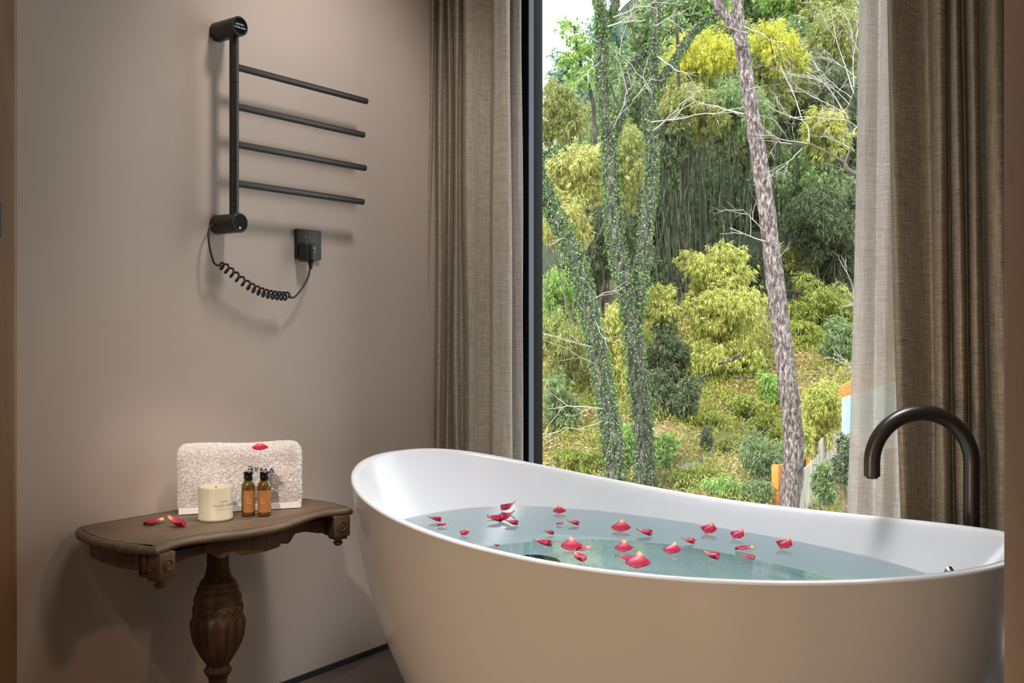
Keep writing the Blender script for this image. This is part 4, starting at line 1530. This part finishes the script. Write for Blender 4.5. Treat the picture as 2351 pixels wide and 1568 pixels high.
def twigs(start, end, r0, depth=3, spread=.55, out=None, kids=4):
    """A dead branch and its side twigs, all one mesh."""
    if out is None:
        out = Buf()
    P0, P1 = np.array(start, float), np.array(end, float)
    ln = np.linalg.norm(P1 - P0)
    n = 9
    t = np.linspace(0, 1, n)[:, None]
    w = np.cumsum(R_.normal(0, 1, (n, 3)), 0) * ln * .035
    P = P0 + (P1 - P0) * t + (w - w[0]) * t
    out.add(tube(P, np.linspace(r0, r0 * .4, n), 5))
    if depth > 0:
        for _ in range(kids):
            k = R_.integers(2, n)
            d = (P1 - P0) / ln + R_.normal(0, spread, 3)
            d /= np.linalg.norm(d)
            twigs(P[k], P[k] + d * ln * R_.uniform(.35, .6), r0 * .5, depth - 1, spread, out, kids)
    return out


def ivy_on(P, rad, n, lpx, Z, thin=None):
    k = R_.integers(0, len(P) - 1, n)
    T = np.gradient(P, axis=0)
    T /= np.linalg.norm(T, axis=1)[:, None]
    u = np.cross(T[k], unit(n))
    u /= np.linalg.norm(u, axis=1)[:, None]
    base = P[k] + (P[k + 1] - P[k]) * R_.random((n, 1)) + u * (rad[k] * R_.uniform(.95, 1.28, n))[:, None]
    d = u * .6 + np.array([0, 0, -.7]) + R_.normal(0, .5, (n, 3))
    kz = Z / F_PX
    return leaf_quads(base, d, lpx * kz * R_.uniform(.6, 1.2, n), lpx * .75 * kz * R_.uniform(.6, 1.1, n))


# pine
ZP = 12.6
kp = ZP / F_PX
pine = empty('pine_tree', at_depth(1800, 1240, ZP), 'tall leaning pine with scaly pinkish grey bark and a forked top', 'tree')
P, rd = bole([(1800, 1250, 50), (1816, 1120, 46), (1822, 1010, 45), (1810, 900, 43), (1794, 760, 41), (1778, 630, 40), (1760, 480, 38), (1738, 330, 35), (1720, 210, 32), (1702, 100, 31), (1694, 40, 27), (1692, -80, 24), (1688, -260, 22)], ZP)
mesh('trunk', *rough(tube(P, rd, 22), .006), M['pine_bark'], pine)
P2, r2_ = bole([(1704, 110, 24), (1688, 66, 22), (1668, 40, 20), (1645, 5, 19), (1615, -60, 17), (1570, -180, 14)], ZP - .1)
mesh('fork_limb', *rough(tube(P2, r2_, 16), .005), M['pine_bark'], pine)
for (a, e, r0, dp) in [((1706, 262), (1590, 245), 4, 2), ((1760, 535), (1690, 470), 3, 2), ((1764, 556), (1684, 532), 3.4, 1), ((1775, 580), (1800, 546), 2.6, 1), ((1712, 208), (1740, 196), 2.5, 1), ((1706, 60), (1800, 100), 3, 1), ((1716, 76), (1660, 66), 4, 1), ((1790, 782), (1742, 724), 2.4, 1), ((1780, 596), (1808, 570), 2, 1), ((1712, 240), (1700, 205), 2, 1)]:
    twigs(at_depth(*a, ZP - .05), at_depth(*e, ZP - .3), r0 * .5 * kp, dp, .5, None, 3).build('dead_branch', M['twig'], pine)

# ivy trees
def ivy_tree(label, base, parts_, Z, branches, n_ivy):
    o = empty('ivy_tree', at_depth(*base, Z), label, 'tree')
    for i, pts in enumerate(parts_):
        P, rd = bole(pts, Z + .06 * i)
        mesh('trunk' if i == 0 else 'limb', *rough(tube(P, rd, 18), .006), M['ivy_bark'], o)
        n = int(2.6 * n_ivy * sum(abs(pts[j][1] - pts[j + 1][1]) + abs(pts[j][0] - pts[j + 1][0]) for j in range(len(pts) - 1)) / 100 * np.mean([q[2] for q in pts]) / 36)
        tag(quads('ivy', ivy_on(P, rd, n, 6.0, Z), LEAF['ivy'], o), 'green ivy climbing the bark')
    for (a, e, r0, dp) in branches:
        twigs(at_depth(*a, Z - .05), at_depth(*e, Z - .5), r0 * .5 * Z / F_PX, dp, .5, None, 3).build('bare_branch', M['twig'], o)
    return o


ivy_tree('ivy covered tree with a split trunk standing in mid window', (1482, 1180),
         [[(1484, 1200, 46), (1480, 1080, 44), (1474, 960, 42), (1462, 850, 40), (1450, 740, 39), (1440, 670, 38), (1420, 590, 36), (1408, 500, 34), (1402, 400, 33), (1398, 330, 30), (1388, 250, 26), (1382, 170, 26), (1380, 90, 27), (1384, 50, 24), (1372, -20, 20), (1362, -160, 18)],
          [(1462, 740, 26), (1466, 680, 30), (1476, 610, 30), (1484, 520, 28), (1494, 420, 27), (1497, 340, 25), (1488, 270, 26), (1494, 200, 24), (1502, 110, 22), (1508, 20, 20), (1512, -120, 18)],
          [(1490, 226, 22), (1512, 192, 20), (1536, 160, 17), (1562, 118, 16), (1588, 78, 15), (1616, 50, 13), (1646, 26, 12), (1690, -40, 10)],
          [(1402, 330, 14), (1418, 290, 17), (1436, 240, 17), (1438, 190, 17), (1450, 150, 16), (1478, 124, 17), (1500, 96, 16)],
          [(1384, 80, 14), (1398, 52, 18), (1410, 20, 17), (1418, -40, 15), (1430, -160, 12)]],
         14.6, [((1495, 280), (1700, 258), 4, 2), ((1440, 216), (1420, 120), 4, 0), ((1452, 232), (1500, 170), 4, 1), ((1390, 62), (1480, 32), 5, 2), ((1380, 100), (1320, 60), 3, 2), ((1408, 40), (1500, 8), 4, 2), ((1496, 210), (1420, 100), 3, 2), ((1404, 300), (1470, 180), 3, 1), ((1510, 130), (1600, 190), 3, 2), ((1500, 300), (1576, 236), 4, 1), ((1505, 60), (1580, 10), 3, 2), ((1380, 140), (1330, 180), 2.5, 1)], 330)
ivy_tree('ivy covered trunk leaning in from the left window edge', (1412, 1180),
         [[(1420, 1200, 46), (1412, 1080, 44), (1398, 960, 42), (1378, 840, 40), (1358, 740, 40), (1338, 650, 40), (1310, 570, 38), (1278, 500, 36), (1250, 440, 34), (1226, 370, 32), (1208, 260, 30)]],
         13.4, [((1300, 545), (1252, 560), 3, 1), ((1392, 940), (1250, 916), 4, 2), ((1372, 800), (1260, 780), 4, 1), ((1380, 840), (1250, 790), 2, 1), ((1352, 690), (1430, 660), 3, 1), ((1360, 720), (1400, 790), 2, 1), ((1400, 960), (1256, 1010), 3, 2)], 330)
st = empty('slender_tree', at_depth(1372, 700, 24), 'thin dark leaning stem with pale green tufts at upper left', 'tree')
P, rd = bole([(1385, 760, 12), (1374, 520, 10), (1366, 320, 10), (1362, 240, 10), (1345, 180, 9), (1328, 130, 8), (1318, 60, 6)], 24)
mesh('trunk', *tube(P, rd, 8), M['far_bark'], st)
quads('foliage', np.concatenate([crown(at_depth(px, py, 24), (.42, .42, .36), 420, .11, .05, .2, 5) for px, py in ((1300, 70), (1325, 100), (1345, 150), (1330, 190), (1352, 110), (1310, 130))]), LEAF['fresh'], st)
for q_, (pts, lb_) in enumerate([([(1440, 320, 6), (1400, 190, 6), (1380, 100, 5), (1365, 20, 5)], 'thin dark stem slanting behind the left ivy trunk'),
                                 ([(1486, 330, 6), (1478, 220, 6), (1468, 140, 5), (1440, 10, 4)], 'thin dark stem slanting between the ivy limbs'),
                                 ([(1558, 190, 8), (1556, 110, 8), (1552, 30, 7)], 'thin dark stem upright behind the slanting ivy limb')]):
    g = out_pt((pts[0][0] - 1175.5) * 27 / F_PX, 27)[0]
    o = empty('slender_tree', g, lb_, 'tree')
    P, rd = bole([(pts[0][0] + 14, 500, 8)] + pts, 27)
    mesh('trunk', *tube(P, rd, 8), M['far_bark'], o)

# bare tree at the right
ZB_ = 12.5
kb = ZB_ / F_PX
bt = empty('bare_tree', at_depth(2010, 900, ZB_), 'leafless tree with pale grey twigs reaching in from behind the right curtain', 'tree')
P, rd = bole([(2030, 1240, 26), (2020, 900, 24), (2012, 640, 22), (2004, 470, 18), (1985, 405, 13), (1964, 398, 11), (1945, 388, 11), (1938, 368, 9)], ZB_)
mesh('trunk', *rough(tube(P, rd, 12), .003), M['twig_dark'], bt)
limbs = [([(1938, 372, 9), (1915, 358, 8), (1880, 340, 7), (1858, 331, 6), (1820, 331, 4.5), (1790, 330, 3.5)], 0), ([(1938, 376, 8), (1950, 345, 7), (1956, 310, 6.5), (1950, 285, 6), (1940, 262, 5.5), (1955, 225, 5), (1966, 180, 4), (1972, 120, 3)], .1),
         ([(1858, 331, 5), (1855, 292, 4), (1842, 276, 4), (1828, 232, 3.6), (1808, 186, 3), (1792, 152, 2.4)], .15), ([(1940, 262, 4.5), (1915, 220, 3.6), (1890, 190, 3), (1850, 165, 2.4)], .2), ([(1942, 275, 4), (1900, 273, 3.2), (1860, 268, 2.6), (1810, 270, 2)], .1),
         ([(1956, 310, 4), (1968, 290, 3.4), (1990, 270, 3)], 0), ([(1960, 215, 4), (1940, 150, 3.2), (1920, 90, 2.6), (1908, 20, 2)], -.1)]
for pts, dz in limbs:
    P, rd = bole(pts, ZB_ + dz, 0, 30)
    mesh('limb', *tube(P, rd * .72, 8), M['twig_dark'] if pts[0][2] > 7 else M['twig'], bt)
for (a, e, r0) in [((1842, 276), (1760, 250), 2.4), ((1828, 232), (1790, 140), 2.2), ((1858, 331), (1740, 300), 2.6), ((1820, 331), (1750, 318), 2.2), ((1915, 220), (1860, 130), 2.4), ((1890, 190), (1800, 150), 2.2), ((1966, 180), (1900, 120), 2.4), ((1950, 240), (1880, 160), 2.4), ((1945, 262), (1850, 210), 2.6), ((1920, 90), (1880, 30), 2), ((1972, 120), (1930, 20), 2.4), ((1960, 200), (1965, 60), 2.4), ((1955, 225), (1900, 180), 2.4), ((1842, 340), (1770, 410), 2.6), ((1950, 340), (1890, 300), 2.2), ((1965, 290), (1900, 240), 2.2)]:
    twigs(at_depth(*a, ZB_), at_depth(*e, ZB_ - .1), r0 * .5 * kb, 3, .5, None, 4).build('twig_spray', M['twig'], bt)
lt = empty('bare_sapling', at_depth(1990, 900, 14), 'white leafless sapling twigs by the right window edge above the fence', 'sapling')
for (a, e, r0) in [((1990, 860), (1880, 812), 3), ((1980, 740), (1935, 640), 3.2), ((1985, 700), (1925, 690), 2.8), ((1985, 850), (1935, 826), 3.4)]:
    twigs(at_depth(*a, 14), at_depth(*e, 14), r0 * .5 * 14 / F_PX, 2, .4, None, 3).build('branch', M['twig'], lt)
b = Buf()
b.add(tube([at_depth(2000, 1240, 14), at_depth(1992, 900, 14), at_depth(1984, 690, 14)], [.025, .02, .01], 8))
b.build('stem', M['twig'], lt)
# fallen logs
for (a, e, r, Z, lb_) in [((1650, 836), (1706, 812), 5, 19.5, 'grey fallen log half under the weeping bamboo'), ((1606, 868), (1634, 858), 5, 18.7, 'short grey fallen log left under the weeping bamboo'), ((1684, 868), (1732, 866), 3, 18.2, 'thin fallen stick on the open leaf litter')]:
    p0, p1 = at_depth(*a, Z), at_depth(*e, Z)
    o = mesh('fallen_log', *rough(grow(p0, p1, r * Z / F_PX * .7, r * Z / F_PX * .5, 10, .05, 10), .008), M['ivy_bark'])
    tag(o, lb_, 'log')
V, Fc = lathe([(.02, -.1), (.2, -.08), (.24, 0), (.17, .07), (.02, .1)], 0, 0, 14)
p = out_pt((1596 - 1175.5) * 15.2 / F_PX, 15.2)[0]
o = mesh('boulder', np.array(V) * np.array([1.2, .9, .9]) + R_.normal(0, .02, (len(V), 3)) + p + np.array([0, 0, .04]), Fc, M['rock'])
tag(o, 'small grey boulder on the leaf strewn slope', 'rock')

# ---- litter and weeds on the slope: nobody could count them
n = 52000
Z = 10 + 18 * R_.random(n) ** .9
X = (R_.uniform(1215, 2000, n) - 1175.5) * Z / F_PX
P = out_pt(X, Z)
P[:, 2] += R_.uniform(.0, .05, n)
d = R_.normal(0, 1, (n, 3))
d[:, 2] = np.abs(d[:, 2]) * .35
kz = Z / F_PX
Q = leaf_quads(P, d, 11 * kz * R_.uniform(.5, 1.2, n), 4.5 * kz * R_.uniform(.5, 1.2, n))
tag(quads('leaf_litter', Q, LEAF['litter']), 'dry fallen leaves covering the slope outside', 'leaf litter', kind='stuff')
pts = []
for _ in range(950):
    Z0 = 10 + 17 * R_.random() ** .9
    X0 = (R_.uniform(1220, 1990) - 1175.5) * Z0 / F_PX
    n = R_.integers(26, 75)
    P = out_pt(X0 + R_.normal(0, .22, n), Z0 + R_.normal(0, .22, n))
    P[:, 2] += R_.uniform(0, .18, n)
    d = R_.normal(0, .6, (n, 3)) + np.array([0, 0, .9])
    kz = Z0 / F_PX
    pts.append(leaf_quads(P, d, 15 * kz * R_.uniform(.5, 1.3, n), 3.4 * kz * R_.uniform(.6, 1.2, n)))
tag(quads('weeds', np.concatenate(pts), LEAF['weed']), 'scattered yellow green weeds and grass over the slope', 'weeds', kind='stuff')


# ---- fences and the neighbour's wall
def slab(p0, p1, z0a, z0b, z1a, z1b, th, buf):
    """Upright board between two plan points with sloping foot and head."""
    p0, p1 = np.array(p0[:2], float), np.array(p1[:2], float)
    e = (p1 - p0) / np.linalg.norm(p1 - p0)
    n_ = np.array([-e[1], e[0]]) * th / 2
    V = [(*(p0 - n_), z0a), (*(p1 - n_), z0b), (*(p1 + n_), z0b), (*(p0 + n_), z0a), (*(p0 - n_), z1a), (*(p1 - n_), z1b), (*(p1 + n_), z1b), (*(p0 + n_), z1a)]
    buf.add((V, [(3, 2, 1, 0), (4, 5, 6, 7), (0, 1, 5, 4), (1, 2, 6, 5), (2, 3, 7, 6), (3, 0, 4, 7)]))


def board_fence(label, a, e, Za, Ze, hpx_a, hpx_e, rows, thick=.03):
    """Orange horizontal boards from lower corner a to lower corner e."""
    p0, p1 = at_depth(*a, Za), at_depth(*e, Ze)
    h0, h1 = hpx_a * Za / F_PX, hpx_e * Ze / F_PX
    o = empty('board_fence', p0, label, 'fence')
    b = Buf()
    for k in range(rows):
        f0, f1 = (k + .03) / rows, (k + .97) / rows
        slab(p0, p1, p0[2] + h0 * f0, p1[2] + h1 * f0, p0[2] + h0 * f1, p1[2] + h1 * f1, thick, b)
    b.build('boards', M['fence'], o, False)
    for q, h in ((p0, h0), (p1, h1)):
        mesh('fence_post', *box(q[0] - .05, q[0] + .05, q[1] - .05, q[1] + .05, q[2] - .4, q[2] + h + .03, .004), M['fence'], o, False)
    return o


board_fence('orange board fence panel high up beside the mint coloured wall', (1906, 958), (1975, 930), 16.6, 17.2, 62, 66, 5)
board_fence('orange board fence panel in the middle, mostly hidden by yellow bamboo', (1858, 1045), (1912, 985), 15.2, 16.2, 90, 80, 5)
board_fence('orange board fence panel low down, left of the pine trunk', (1782, 1180), (1838, 1140), 13.6, 14.2, 108, 96, 6)

def palings(label, x0, x1, top0, top1, bot0, bot1, Z0, Z1, n):
    o = empty('paling_wall', at_depth(x0, bot0, Z0), label, 'wall')
    for k in range(n):
        t0, t1 = (k + .14) / n, (k + .80) / n
        def c(t, which):
            return at_depth(x0 + (x1 - x0) * t, (top0 + (top1 - top0) * t) if which else (bot0 + (bot1 - bot0) * t), Z0 + (Z1 - Z0) * t)
        jz = R_.uniform(-.02, .02)
        b = Buf()
        slab(c(t0, 1), c(t1, 1), c(t0, 0)[2] - .3, c(t1, 0)[2] - .3, c(t0, 1)[2] + jz, c(t1, 1)[2] + jz, .018, b)
        b.build('paling', M['palings'], o, False)


palings('silvery paling wall, lowest step, just right of the pine foot', 1832, 1884, 1092, 1040, 1190, 1130, 13.0, 14.2, 11)
palings('silvery paling wall, middle step with green hedge before it', 1880, 1918, 1012, 986, 1110, 1050, 14.2, 15.4, 11)
palings('silvery paling wall, upper step below the orange boards', 1916, 1950, 956, 940, 1040, 980, 15.4, 16.6, 9)
nb = empty('neighbour_wall', at_depth(1950, 1045, 11.5), 'narrow mint green and white building edge beside the sheer curtain', 'building')
p0, p1 = at_depth(1938, 990, 11.5), at_depth(2080, 990, 12.4)
zz = lambda py: CAM[2] + (757 - py) * 11.5 / F_PX
b = Buf()
slab(p0, p1, zz(996), zz(996) - .0, zz(914), zz(880), .06, b)
b.build('mint_cladding', M['mint'], nb, False)
b = Buf()
slab(p0, p1, zz(1044), zz(1044), zz(997), zz(997), .05, b)
b.build('white_plinth', M['render_white'], nb, False)
